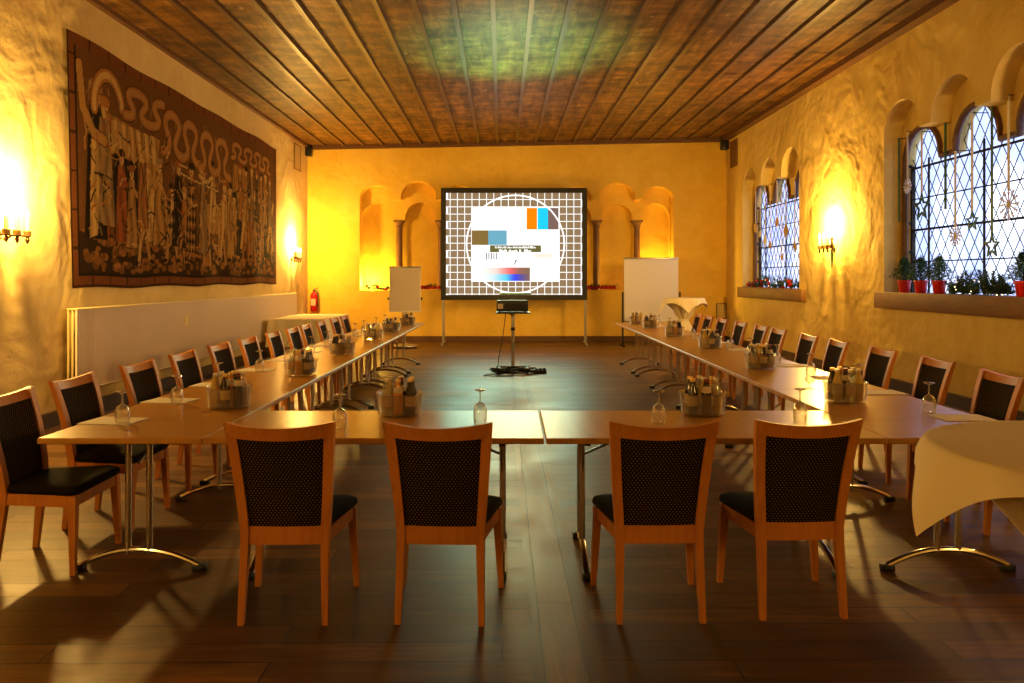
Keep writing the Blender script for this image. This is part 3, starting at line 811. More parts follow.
# corner speakers, vents
for px, py, nm in ((310.5, 153, 'small black speaker in the left top corner of the back wall'), (723.5, 146, 'small black speaker in the right top corner of the back wall')):
    sp_ = empty('speaker', RM(ux(px, S0), YB-.13, bz(py, YB)-.12), TH); tag(sp_, nm, 'speaker', 'corner speakers')
    MB().rbox(-.08,.08,-.1,.08,0,.24,.012).build('cabinet', M['black'], sp_)
    MB().lathe([(.001,.0),(.04,-.012),(.06,0),(.063,.006)], 16).build('cone', M['iron'], sp_).rotation_euler = (PI/2,0,0)
    sp_.children[-1].location = (0,-.1,.12)
    MB().box(-.03,.03,.07,.13,.08,.16).build('bracket', M['iron'], sp_, smooth=0)
vn = empty('air_vent', RM(XR-.012, 18.25, 4.13), TH); tag(vn, 'brown rectangular air vent high on the right wall', 'vent')
MB().box(-.012,.012,-.27,.27,0,.62).build('frame', M['sill'], vn, smooth=0)
sl_ = MB()
for i in range(14): sl_.box(-.02,-.012,-.25,.25,.03+i*.042,.05+i*.042)
sl_.build('slat', M['brown'], vn, smooth=0)
vp = empty('access_panel', RM(XL+.01, 17.9, 4.0), TH); tag(vp, 'pale recessed access panel high on the left wall', 'panel')
MB().box(-.01,.012,-.25,.25,0,.55).build('door', M['beige_plate'], vp, smooth=0)
MB().box(.012,.02,-.27,.27,-.02,0).box(.012,.02,-.27,.27,.55,.57).box(.012,.02,-.27,-.25,0,.55).box(.012,.02,.25,.27,0,.55).build('frame', M['sill'], vp, smooth=0)
wp = empty('hatch_panel', RM(ux(722,S0), YB-.01, .57), TH); tag(wp, 'small flat ochre hatch low on the back wall by right corner', 'panel')
MB().box(-.11,.11,-.012,.01,0,.34).build('door', M['beige_plate'], wp, smooth=0)
MB().box(-.125,.125,-.02,.0,.34,.36).box(-.125,.125,-.02,.0,-.02,0).box(-.125,-.11,-.02,.0,0,.34).box(.11,.125,-.02,.0,0,.34).build('frame', M['sill'], wp, smooth=0)

# ------------------------------------------------------------------ columns in the blind arcades
def column(px, label):
    x = ux(px, F/(YB+.44)); z0 = SILL_B-.02; z1 = bz(220.5, Y1); h = z1 - z0
    c = empty('stone_column', RM(x, YB+.45, z0), TH); tag(c, label, 'column', 'columns in the back wall arcades')
    MB().lathe([(.12,0),(.12,.05),(.10,.08),(.085,.11),(.082,.13)], 16, cap=True).build('column_base', M['column'], c)
    MB().lathe([(.082,.12),(.078,h*.5),(.074,h-.20)], 16, cap=True).build('shaft', M['column'], c)
    cp = MB().lathe([(.074,h-.20),(.088,h-.19),(.088,h-.175),(.078,h-.165),(.10,h-.09),(.125,h-.05)], 16, cap=True)
    cp.box(-.13,.13,-.13,.13,h-.05,h)
    cp.build('capital', M['column'], c)
column(399.5, 'brown column left in the arcade left of the screen')
column(441, 'brown column just at the left edge of the screen')
column(596.5, 'brown column just right of the screen')
column(637, 'brown column above the pinboard in the right arcade')

# ------------------------------------------------------------------ foliage helpers
def needles(mb, a, b, n, ln, spread=1.0, w=.004):
    a, b = Vector(a), Vector(b); d = (b-a).normalized()
    for i in range(n):
        p = a.lerp(b, random.random())
        o = Vector((random.gauss(0,1), random.gauss(0,1), random.gauss(0,1))); o -= d*o.dot(d); o.normalize()
        t_ = (o*spread + d*random.uniform(.4,1.0)).normalized()*ln*random.uniform(.7,1.2)
        s = t_.cross(Vector((random.gauss(0,1), random.gauss(0,1), random.gauss(0,1)))).normalized()*w
        mb.add([p-s, p+s, p+t_], [(0,1,2)])
def garland(cx, y0, y1, z, wd, hgt, nbr, name, label, lights=0, berries=0, extra=None):
    g = empty(name, RM(cx, (y0+y1)/2, z), TH); tag(g, label, 'garland')
    mb = MB(); stem = MB(); L = (y1-y0)/2
    for i in range(nbr):
        y = random.uniform(-L, L); e = 1-abs(y/L)**3*.6
        a = Vector((random.uniform(-.3,.3)*wd, y, .025))
        b = a + Vector((random.uniform(-1,1)*wd*.7, random.uniform(-.16,.16), random.uniform(.02,1)*hgt*e))
        stem.tube([a, b], .004, 4)
        needles(mb, a, b, 90, .055, 1.0, .0045)
    mb.build('fir_foliage', M['fir'], g, smooth=0, recalc=False); stem.build('twigs', M['bark'], g)
    if lights:
        for i in range(lights):
            lb = MB()
            c_ = (random.uniform(-.5,.2)*wd, random.uniform(-L,L)*.9, random.uniform(.04,.8)*hgt)
            lb.lathe([(.001,-.008),(.008,-.003),(.008,.004),(.001,.009)], 6, c_)
            lb.build('fairy_light', M['fairy'], g)
    if berries:
        for i in range(berries):
            rb = MB()
            c_ = (random.uniform(-.7,.2)*wd, random.uniform(-L,L)*.95, random.uniform(.03,.8)*hgt)
            R = random.uniform(.022,.04)
            rb.lathe([(.001,-R),(R*.7,-R*.7),(R,0),(R*.7,R*.7),(.001,R)], 8, c_)
            rb.build('red_bauble', M['red_cloth'], g)
    return g
def poinsettia_runner(px0_, px1_, name, label):
    xa, xb = ux(px0_, S0), ux(px1_, S0); w = xb-xa
    g = empty(name, RM((xa+xb)/2, YB+.12, SILL_B), TH); tag(g, label, 'decoration')
    nx, ny = 26, 7; vs = []
    for j in range(ny):
        for i in range(nx):
            x = -w/2 + w*i/(nx-1); y = -.11 + .22*j/(ny-1)
            vs.append((x, y, .02 + .10*abs(math.sin(i*.9+j*.6))*math.sin(PI*j/(ny-1)) + .03*math.sin(i*2.1)**2))
    fs = [(j*nx+i, j*nx+i+1, (j+1)*nx+i+1, (j+1)*nx+i) for j in range(ny-1) for i in range(nx-1)]
    cl_ = MB(); cl_.add(vs, fs); cl_.build('red_fabric', M['red_cloth'], g, smooth=60)
    nd = MB()
    for i in range(6):
        x = random.uniform(-w/2, w/2); needles(nd, (x-.1,-.02,.06), (x+.1,0,.14), 50, .06)
    nd.build('fir_sprig', M['fir'], g, smooth=0, recalc=False)
    return g
def back_garland(px0_, px1_, label):
    xa, xb = ux(px0_, S0), ux(px1_, S0)
    g = garland(0, -(xb-xa)/2, (xb-xa)/2, 0, .12, .17, 22, 'fir_garland', label, 0, 5)
    g.location = RM((xa+xb)/2, YB+.14, SILL_B); g.rotation_euler.z = TH + PI/2
back_garland(364, 391, 'dark fir garland on the sill of the left arcade')
poinsettia_runner(419, 442, 'red_cloth_runner', 'crumpled red cloth on the sill just left of the screen')
poinsettia_runner(588, 616, 'red_cloth_runner', 'crumpled red cloth on the sill just right of the screen')

# ------------------------------------------------------------------ right windows: pots, garlands, hanging stars
WX = XR + .10
def wy(px, x=WX): return x*F/(px-502)
def tree(px, y, label):
    r = empty('potted_conifer', RM(WX, y, SILL_W+.005), TH); tag(r, label, 'potted tree', 'little conifers in red pots')
    MB().lathe([(.001,0),(.062,0),(.066,.01),(.082,.14),(.090,.145),(.090,.17),(.080,.17),(.076,.13),(.001,.13)], 18).build('pot', M['pot'], r)
    MB().tube([(0,0,.13),(0,0,.48)], [.009,.003], 6).build('trunk', M['bark'], r)
    f = MB()
    for lv in range(9):
        z = .17 + lv*.034; R = .20*(1-lv/9.5)
        for kx in range(7):
            a = kx*2*PI/7 + lv*.5 + random.uniform(-.2,.2)
            needles(f, (0,0,z), (R*math.cos(a), R*math.sin(a), z+R*.2), 34, .045, 1.0, .004)
    needles(f, (0,0,.42), (0,0,.50), 40, .035)
    f.build('foliage', M['fir'], r, smooth=0, recalc=False)
for px, w in ((906.5,'leftmost of the three on the near window sill'), (923,'middle of the three on the near window sill'), (941.5,'right of the three on the near window sill'), (1027,'at the right photo edge beyond the garland')):
    tree(px, wy(px), 'small green conifer in a red pot, %s' % w)
garland(XR+.12, wy(1012), wy(953), SILL_W, .12, .28, 70, 'fir_garland', 'green fir garland with fairy lights on the near window sill', lights=16)
garland(XR+.08, 14.50, 17.50, SILL_W, .12, .24, 60, 'fir_garland', 'fir garland with red baubles on the far window sill', lights=8, berries=26)

def ribbon(mb, y, z0, z1, w=.018):
    mb.box(-.003, .003, y-w/2, y+w/2, z0, z1)
def star_pts(R, r, n=5, rot=PI/2):
    return [((R if i % 2 == 0 else r)*math.cos(rot+PI*i/n), (R if i % 2 == 0 else r)*math.sin(rot+PI*i/n)) for i in range(2*n)]
def hang(px, ptop, pbot, kind, rib, label, x=WX+.10, R=None):
    """an ornament on a ribbon; ribbon top / ornament centre in photo rows"""
    Y = wy(px, x); z1 = H+(278.5-ptop)*Y/F; z0 = H+(278.5-pbot)*Y/F
    kindname = {'ribbon':'hanging_ribbon','star':'hanging_star','flake':'hanging_snowflake','disc':'hanging_disc','diamond':'hanging_diamond'}[kind]
    r = empty(kindname, RM(x, Y, z0), TH); tag(r, label, 'window ornament', 'ornaments hanging in the windows')
    rb = MB(); hook = MB()
    top = z1 - z0
    R = R or .13
    ribbon(rb, 0, R*.9 if kind != 'ribbon' else 0, top, .05 if kind == 'ribbon' else .04)
    rb.build('ribbon', M['green_ribbon'] if rib == 'g' else M['white_ribbon'], r, smooth=0)
    MB().tube([(.20,0,top+.0),(-.01,0,top),(-.015,-.05,top-.01)], .006, 6).build('hook', M['iron'], r)
    mm = MB()
    if kind == 'star':
        o_, i_ = star_pts(R, R*.45), star_pts(R*.66, R*.29)
        for dx in (-.006, .006):
            base = len(mm.v)
        vs = [(dx, p[0], p[1]) for dx in (-.008, .008) for p in o_] + [(dx, p[0], p[1]) for dx in (-.008, .008) for p in i_]
        n_ = 10; fs = []
        for k_ in range(n_):
            j_ = (k_+1) % n_
            fs += [(k_, j_, 20+j_, 20+k_), (10+k_, 30+k_, 30+j_, 10+j_), (k_, 10+k_, 10+j_, j_), (20+k_, 20+j_, 30+j_, 30+k_)]
        mm.add(vs, fs); mm.build('star', M['green_ribbon'], r, smooth=0)
    elif kind == 'flake':
        for k_ in range(6):
            a = PI*k_/6; c_, s2_ = math.cos(a), math.sin(a)
            mm.tube([(0,-R*c_,-R*s2_),(0,R*c_,R*s2_)], .008, 5)
            for t_ in (.55, .8):
                for sg in (-1, 1):
                    for b_ in (-.5, .5):
                        q_ = a + b_
                        mm.tube([(0,sg*R*t_*c_,sg*R*t_*s2_),(0,sg*(R*t_*c_+R*.28*math.cos(q_)),sg*(R*t_*s2_+R*.28*math.sin(q_)))], .005, 4)
        mm.build('snowflake', M['white_ribbon'], r)
    elif kind == 'disc':
        mm.loft([[(dx, R*math.cos(2*PI*k_/20), R*math.sin(2*PI*k_/20)) for k_ in range(20)] for dx in (-.006,.006)]); mm.build('disc', M['tan_card'] if rib == 'w' else M['white_ribbon'], r)
    elif kind == 'diamond':
        mm.loft([[(dx, p[0], p[1]) for p in ((R,0),(0,R*1.2),(-R,0),(0,-R*1.2))] for dx in (-.006,.006)]); mm.build('diamond', M['tan_card'] if rib != 'p' else M['white_ribbon'], r, smooth=0)
hang(901, 138, 222, 'ribbon', 'g', 'dark green ribbon hanging at the left edge of the near window', x=XR+.12)
hang(909.5, 131, 186, 'flake', 'w', 'white snowflake hanging on the left edge of the near window', R=.10)
hang(924, 131, 207, 'star', 'w', 'green star on a white ribbon in the leftmost near window arch', R=.20)
hang(948, 122, 209, 'ribbon', 'g', 'dark green ribbon between first and second near window arches')
hang(958, 150, 236, 'flake', 'w', 'white snowflake hanging low in the second near window arch', R=.12)
hang(975, 112, 221, 'star', 'w', 'green star on a long white ribbon, middle of the near window', R=.13)
hang(995, 105, 246, 'star', 'g', 'green star on a green ribbon, hanging lowest in the near window', R=.15)
hang(1012, 94, 204, 'flake', 'w', 'large white snowflake near the right photo edge', R=.17)
for px, pt, pb_, kd, rb_, R in ((756.5,190,228,'disc','w',.11),(766,182,241,'diamond','p',.12),(771,184,245,'disc','w',.08),(778,180,222,'disc','w',.09),(787,178,231,'diamond','q',.14),(796,180,247,'diamond','w',.09),(761,188,234,'disc','p',.07),(783,186,257,'diamond','w',.08)):
    lab = {756.5:'tan card disc nearest the left edge of the far window',766:'white paper diamond left of centre in the far window',771:'small tan disc at the centre of the far window',778:'tan disc hung highest in the far window',787:'large tan diamond in the right arch of the far window',796:'tan diamond at the right edge of the far window',761:'small white disc in the left arch of the far window',783:'small tan diamond hung lowest in the far window'}[px]
    hang(px, pt, pb_, kd, rb_, lab, R=R)

# ------------------------------------------------------------------ left wall: radiator, tapestry, cloth table
ra = empty('radiator', RM(XL, 12.85, 0), TH); tag(ra, 'long cream panel radiator along the left wall below the tapestry', 'radiator')
L = 4.46
fp = MB(); nrib = 200; z0, z1 = .34, 1.19
vs = []
for i in range(nrib*4+1):
    y = -L + 2*L*i/(nrib*4); x = .155 + (.006 if i % 4 in (0,1) else 0.0)
    vs += [(x, y, z0), (x, y, z1)]
fp.add(vs, [(2*i, 2*i+1, 2*i+3, 2*i+2) for i in range(nrib*4)])
fp.box(.135, .155, -L, L, z0, z1)
fp.build('front_panel', M['radiator'], ra, smooth=0)
for x in (.045, .09): MB().rbox(x, x+.025, -L, L, z0, z1, .006).build('inner_panel', M['radiator_cream'], ra)
MB().rbox(.04, .165, -L-.005, L+.005, z1, z1+.02, .004).build('top_grille', M['radiator_cream'], ra)
MB().rbox(.05, .15, -L-.004, L+.004, z0-.025, z0, .006).build('bottom_rail', M['radiator'], ra)
for y in (-4.0, -1.3, 1.3, 4.0): MB().box(.0, .05, y-.03, y+.03, .5, 1.0).build('wall_bracket', M['radiator_cream'], ra, smooth=0)
MB().box(.163, .178, -1.63, -1.55, 0.86, 1.0).build('heat_meter', M['radiator_cream'], ra, smooth=0)
MB().tube([(.1, -L+.1, .33), (.1, -L+.1, .05), (.02, -L+.1, .05)], .014, 8).build('pipe', M['radiator_cream'], ra)

# woven picture: colours painted onto a fine grid of the cloth itself
TW, THt = 7.75, 2.77; NU, NV = 640, 230
U, V = np.meshgrid(np.linspace(0, TW, NU), np.linspace(0, THt, NV))   # V up
IMG = np.zeros((NV, NU, 3)); IMG[:] = (.13,.058,.017)
IMG *= (0.85 + .3*rng.random((NV, NU, 1)))
def pmask(poly):
    m_ = np.zeros(U.shape, bool); j = len(poly)-1
    for i in range(len(poly)):
        (xa, ya), (xb, yb) = poly[i], poly[j]
        if ya != yb:
            m_ ^= ((ya > V) != (yb > V)) & (U < (xb-xa)*(V-ya)/(yb-ya) + xa)
        j = i
    return m_
def fillp(poly, col, shade=True):
    m_ = pmask(poly)
    if m_.any():
        s_ = .72 + .38*np.sin(U*31 + np.sin(V*7)*1.5)[m_][:, None]*.6 + .15*rng.random((m_.sum(),1)) if shade else 1
        IMG[m_] = np.array(col)*s_
def fille(cx, cy, rx, ry, col):
    m_ = ((U-cx)/rx)**2 + ((V-cy)/ry)**2 < 1; IMG[m_] = np.array(col)*(.8+.3*rng.random((m_.sum(),1)))
def stroke(pts, w, col, outline=None):
    if outline is not None: stroke(pts, w+.022, outline)
    for (xa, ya), (xb, yb) in zip(pts, pts[1:]):
        dx, dy = xb-xa, yb-ya; L2 = dx*dx+dy*dy+1e-9
        t_ = np.clip(((U-xa)*dx + (V-ya)*dy)/L2, 0, 1); d_ = np.hypot(U-xa-t_*dx, V-ya-t_*dy)
        m_ = d_ < w/2; IMG[m_] = np.array(col)*(.82+.25*rng.random((m_.sum(),1)))
TAN, LT, DK, RED, OCH, GRY = (.36,.20,.058), (.50,.32,.11), (.022,.012,.005), (.26,.08,.022), (.32,.145,.036), (.27,.17,.075)
# ground of cobbles
m_ = V < .62; IMG[m_] = (.035,.018,.008)
for i in range(420):
    u_, v_ = rng.uniform(.2, TW-.2), rng.uniform(.2, .72)
    fille(u_, v_, rng.uniform(.04,.09), rng.uniform(.025,.05), np.array(OCH)*rng.uniform(.35,.95))
# pavilion
fillp([(.75,2.05),(2.25,1.98),(2.2,1.55),(.82,1.6)], TAN)
for i in range(6):
    a = .86+i*.23; fillp([(a,2.0),(a+.16,1.99),(a+.15,1.62),(a+.01,1.63)], LT)
fillp([(.95,1.6),(1.6,1.58),(1.6,.6),(.95,.6)], DK)
fillp([(1.62,1.58),(2.05,1.55),(2.45,.55),(1.85,.6)], LT)
fillp([(2.0,1.55),(2.25,1.55),(2.75,.55),(2.4,.55)], TAN)
def figure(u0, base, h, robe, skin=LT, w=.2, hat=None, legs=False, dia=False, arm=None):
    t_ = base + h
    if legs:
        stroke([(u0-.02,base+h*.48),(u0-.13,base+h*.22),(u0-.17,base)], .085, robe if not dia else TAN); stroke([(u0+.03,base+h*.48),(u0+.10,base+h*.25),(u0+.19,base+.02)], .085, TAN)
        stroke([(u0-.17,base),(u0-.28,base-.015)], .05, DK); stroke([(u0+.19,base+.02),(u0+.29,base)], .05, DK)
        body = [(u0-w*.6,base+h*.84),(u0+w*.6,base+h*.84),(u0+w*.75,base+h*.42),(u0-w*.75,base+h*.42)]
    else:
        body = [(u0-w*.5,base+h*.86),(u0+w*.5,base+h*.86),(u0+w*1.1,base+.0),(u0-w*1.1,base+.0)]
    fillp([(a+.02*(1 if a > u0 else -1), b) for a, b in body], DK, False)
    fillp(body, robe)
    if dia:
        mk = pmask(body); chk = ((np.floor((U+V*.6)/.10) + np.floor((U-V*.6)/.10)) % 2 == 0) & mk; IMG[chk] = DK
    fille(u0, t_-h*.075, h*.055, h*.075, skin)
    if hat: fille(u0, t_-h*.01, h*.085, h*.045, hat)
    if arm: stroke([(u0,base+h*.78),(u0+arm[0]*.5,base+h*.62+arm[1]*.2),(u0+arm[0],base+h*.62+arm[1])], .07, robe)
figure(.55,.55,1.75, DK, LT, .24, TAN, arm=(.3,.1)); figure(.75,.72,1.45, GRY, LT, .22, OCH); fillp([(.45,1.7),(.62,1.75),(.58,.6),(.38,.55)], LT)
figure(1.15,.55,1.1, RED, LT, .16, DK, arm=(.3,.1)); figure(1.42,.5,1.0, TAN, LT, .16, RED, arm=(.35,.2))
figure(1.80,.32,.95, LT, LT, .16, DK, legs=True, arm=(.35,.2)); figure(1.75,.75,1.0, OCH, LT, .15, TAN)
figure(2.25,.55,1.15, TAN, LT, .17, GRY, arm=(-.3,.2)); figure(2.62,.35,1.05, LT, LT, .17, DK, legs=True, dia=True, arm=(.3,.3))
figure(2.85,.55,1.2, DK, LT, .2, RED); figure(3.05,.36,1.05, OCH, LT, .16, TAN, legs=True, arm=(.4,.25)); figure(3.3,.5,1.3, TAN, LT, .17, DK, dia=True)
# horse and riders
def horse(u0, b, s, col):
    fille(u0, b+.62*s, .45*s, .22*s, col)
    stroke([(u0+.35*s,b+.7*s),(u0+.6*s,b+1.0*s)], .20*s, col); stroke([(u0+.6*s,b+1.02*s),(u0+.8*s,b+.86*s)], .13*s, col)
    for a, c_ in ((-.35,-.42),(-.25,-.15),(.25,.2),(.33,.48)): stroke([(u0+a*s,b+.55*s),(u0+(a+c_)/2*s,b+.28*s),(u0+c_*s,b)], .075*s, col)
    stroke([(u0-.42*s,b+.7*s),(u0-.6*s,b+.3*s)], .07*s, DK)
horse(4.25,.35,1.15, TAN); figure(4.2,1.0,.95, LT, LT, .17, DK, arm=(-.6,.1)); stroke([(2.9,1.62),(4.45,1.52)], .035, LT, DK)
figure(3.75,.5,1.25, GRY, LT, .17, OCH); figure(4.75,.42,1.3, LT, LT, .18, RED, legs=True, arm=(.25,.35)); figure(5.0,.5,1.2, TAN, LT, .17, DK)
fillp([(5.15,2.1),(5.75,2.08),(5.8,.9),(5.1,.9)], TAN)
for i in range(4):
    for j in range(5): fille(5.28+i*.13, 1.15+j*.2, .035, .05, OCH)
horse(5.85,.36,1.0, OCH)
for i in range(9):
    u_ = 5.2 + i*.265; figure(u_, .42+.1*(i % 3), 1.15+.12*math.sin(i*2.3), [TAN,DK,LT,OCH,GRY,RED][i % 6], LT, .14, [DK,TAN,RED][i % 3], legs=(i % 2 == 0), dia=(i % 4 == 1), arm=(.2*(-1)**i,.3))
for i in range(7): figure(5.5+i*.3, 1.15, .95, [OCH,TAN,GRY,DK][i % 4], LT, .12, [RED,DK,LT][i % 3])
# speech scrolls
def scroll(u0, u1, vc, amp, freq, w=.15):
    n_ = 140; S_ = np.linspace(0, freq, n_); hd = 1.95*np.sin(S_)
    xx = np.cumsum(np.cos(hd)); yy = np.cumsum(np.sin(hd)); xx = (xx-xx[0])/(xx[-1]-xx[0]); yy = yy - yy.mean(); yy = yy/np.abs(yy).max()
    pts = [(u0+(u1-u0)*a, vc+amp*b) for a, b in zip(xx, yy)]
    stroke(pts, w, OCH, DK); stroke(pts, w*.55, (.36,.19,.06))
stroke([(.22,2.45),(.28,2.0),(.5,1.75),(.75,1.7)], .13, TAN, DK)
pts = [(.85+.33*math.cos(a), 2.1+.38*math.sin(a)) for a in np.linspace(.2, 3.3, 24)]; stroke(pts, .16, OCH, DK); stroke(pts, .08, LT)
scroll(1.25, 2.35, 2.3, .17, 9.4, .13); scroll(2.35, 3.6, 2.12, .27, 12.6, .14); scroll(3.6, 5.0, 2.08, .28, 12.6, .14); scroll(5.1, 7.3, 2.32, .13, 25, .09)
# hangings and background bits between figures
for i in range(300):          # folds, hands, stems and other small woven detail
    u_, v_ = rng.uniform(.3, TW-.3), rng.uniform(.5, 1.9); a_ = rng.uniform(0, 6.28); L_ = rng.uniform(.05,.16); b_ = a_ + rng.uniform(-1,1)
    p1 = (u_+L_*math.cos(a_), v_+L_*math.sin(a_)); p2 = (p1[0]+L_*math.cos(b_), p1[1]+L_*math.sin(b_))
    stroke([(u_, v_), p1, p2], rng.uniform(.012,.03), [DK, LT, TAN, OCH, DK, RED][i % 6])
for i in range(200):
    u_, v_ = rng.uniform(.3, TW-.3), rng.uniform(.7, 2.5); stroke([(u_, v_), (u_+rng.uniform(-.05,.05), v_-rng.uniform(.03,.12))], .02, np.array(LT)*rng.uniform(.3,.8))
# border
bd_ = .13
bm_ = (U < bd_) | (U > TW-bd_) | (V < bd_) | (V > THt-bd_)
blk = ((np.floor(U/.42) + np.floor(V/.42)) % 2)
IMG[bm_] = (np.array((.17,.062,.018))*(.75+.35*rng.random((NV,NU,1))))[bm_]
IMG[bm_ & (((U % .42) < .03) | ((V % .42) < .03))] = (.05,.02,.008)
ib = ((U > bd_) & (U < bd_+.035) & (V > bd_) & (V < THt-bd_)) | ((U < TW-bd_) & (U > TW-bd_-.035) & (V > bd_) & (V < THt-bd_)) | ((V > bd_) & (V < bd_+.035) & (U > bd_) & (U < TW-bd_))
IMG[ib] = (.02,.011,.006)
IMG = np.clip(IMG, 0, 1)
me = bpy.data.meshes.new('wall_tapestry')
wav = .035 + .012*np.sin(U*2.3) + .010*np.sin(U*5.1+1)*(1-V/THt)
uu = U + .0; vv_ = V + .012*np.sin(U*3.1)
Vx = np.stack([wav, uu - TW/2 - .10*(V/THt-.5)*np.clip(1-U/2, 0, 1), vv_], -1).reshape(-1, 3)
idx = np.arange(NU*NV).reshape(NV, NU)
qd = np.stack([idx[:-1,:-1], idx[:-1,1:], idx[1:,1:], idx[1:,:-1]], -1).reshape(-1, 4)
me.from_pydata(Vx.tolist(), [], qd.tolist())
at = me.color_attributes.new('Col', 'FLOAT_COLOR', 'POINT')
at.data.foreach_set('color', np.concatenate([IMG.reshape(-1, 3), np.ones((NU*NV, 1))], 1).astype(np.float32).ravel())
me.materials.append(M['tapestry']); me.polygons.foreach_set('use_smooth', [True]*len(me.polygons)); me.update()
tp = bpy.data.objects.new('wall_tapestry', me); C.objects.link(tp)
tp.location = RM(XL, 8.45+TW/2, 1.42); tp.rotation_euler.z = TH
tag(tp, 'large brown woven tapestry with scrolls and medieval figures on the left wall', 'tapestry')

# side table under a cloth, back left
def drape_box(name, x0, x1, y0, y1, z, drop, label):
    t_ = empty('side_table', (((x0+x1)/2), (y0+y1)/2, 0)); tag(t_, 'side table hidden under the white cloth in back left corner', 'table')
    hx, hy = (x1-x0)/2, (y1-y0)/2
    MB().rbox(-hx+.02, hx-.02, -hy+.02, hy-.02, z-.04, z-.006, .005).build('tabletop', M['tabletop'], t_)
    for a in (-1, 1):
        for b in (-1, 1): MB().tube([(a*(hx-.10), b*(hy-.10), 0), (a*(hx-.10), b*(hy-.10), z-.04)], .02, 8).build('leg', M['chrome'], t_)
    n_ = 160; rings = []
    per = []
    for i in range(n_):
        s2 = i/n_*4; k_ = int(s2); f_ = s2-k_
        c4 = [(-hx,-hy),(hx,-hy),(hx,hy),(-hx,hy)]; a, b = c4[k_], c4[(k_+1) % 4]
        per.append((a[0]+(b[0]-a[0])*f_, a[1]+(b[1]-a[1])*f_))
    for zz, fl_ in ((z-drop, .055), (z-drop*.6, .04), (z-drop*.25, .02), (z-.02, .006), (z, 0), ):
        ring = []
        for i, p in enumerate(per):
            nx_, ny_ = (p[0]/hx)**5, (p[1]/hy)**5
            w_ = fl_*(1 + .55*math.sin(i*.75+math.sin(i*.2)*2))
            ring.append((p[0]+nx_*w_, p[1]+ny_*w_, zz))
        rings.append(ring)
    rings.append([(p[0]*.97, p[1]*.97, z+.003) for p in per])
    mb = MB(); mb.loft(rings, cap=False); b0_ = len(mb.v); mb.add([(p[0]*.97, p[1]*.97, z+.003) for p in per], [tuple(range(n_))])
    o = mb.build(name, M['cloth'], None, loc=((x0+x1)/2, (y0+y1)/2, 0), smooth=50)
    tag(o, label, 'tablecloth')
drape_box('tablecloth', -4.53, -3.48, 14.75, 16.9, .76, .52, 'long white cloth over the side table in the back left corner')

# bar tables under white tied cloths
def bar_table(x, y, rz, z, R, side, tname, clabel, tlabel, low):
    t_ = empty('bar_table', (x, y, 0)); tag(t_, tlabel, 'table')
    MB().lathe([(.001,z-.035),(R-.01,z-.035),(R-.005,z-.02),(R-.01,z-.006),(.001,z-.006)], 32).build('tabletop', M['board'], t_)
    MB().tube([(0,0,.04),(0,0,z-.035)], .03, 12).build('pole', M['chrome'], t_)
    MB().lathe([(.001,.0),(.25,.0),(.26,.012),(.22,.03),(.04,.05),(.001,.05)], 24).build('base', M['chrome'], t_)
    n_ = 61; vs = []
    for j in range(n_):
        for i in range(n_):
            a = -side/2 + side*i/(n_-1); b = -side/2 + side*j/(n_-1)
            r_ = math.hypot(a, b); th = math.atan2(b, a)
            if r_ <= R:
                vs.append((a, b, z + .003 + .006*math.sin(a*9+1)*math.cos(b*7) ))
            else:
                h_ = r_ - R; fold = math.cos(4*th)          # +1 along the axes, -1 at the corners
                out = R + .012 + h_*(.30 + .10*math.sin(9*th)) * (1.0 if fold > 0 else .75)
                rr_ = min(out, R + .012 + .26)
                drop = h_*.93
                e = min(1, h_/.04)
                vs.append((math.cos(th)*(R + (rr_-R)*e), math.sin(th)*(R + (rr_-R)*e), z + .002 - drop*e - .0))
    fs = [(j*n_+i, j*n_+i+1, (j+1)*n_+i+1, (j+1)*n_+i) for j in range(n_-1) for i in range(n_-1)]
    mb = MB(); mb.add(vs, fs); o = mb.build('tablecloth', M['cloth'], None, loc=(x, y, 0), rotz=rz, smooth=70); tag(o, clabel, 'tablecloth')
    rings = []; m2 = 72
    prof = [(R*.99,z-.045),(R*.80,z-.13),(R*.5,z-.25),(.16,z-.36),(.085,z-.44),(.085,z-.47),(.16,z-.62),(.23,z-.82),(.29,.06)]
    if low: prof = [(r_*.78, q_) for r_, q_ in prof[:6]] + [(.11,z-.54)]
    for r_, zz in prof:
        rings.append([(r_*(1+.10*math.sin(k_*2*PI/m2*12)*(.3 if r_ > R*.9 else 1))*math.cos(2*PI*k_/m2), r_*(1+.10*math.sin(k_*2*PI/m2*12)*(.3 if r_ > R*.9 else 1))*math.sin(2*PI*k_/m2), zz) for k_ in range(m2)])
    MB().loft(rings, cap=False).build('tied_skirt', M['cloth'], o, smooth=60)
    MB().lathe([(.092,z-.475),(.098,z-.455),(.092,z-.435)], 24).build('tie_band', M['cloth'], o)
bar_table(3.55, 16.0, .75, 1.13, .40, 1.02, 'far', 'white cloth tied round the bar table at far right before the pinboard', 'bar table under the tied white cloth at far right', False)
bar_table(1.495, 1.95, PI/4, 1.10, .41, .905, 'near', 'cream cloth over the bar table cut by the right photo edge', 'bar table under the cream cloth at the right photo edge', True)

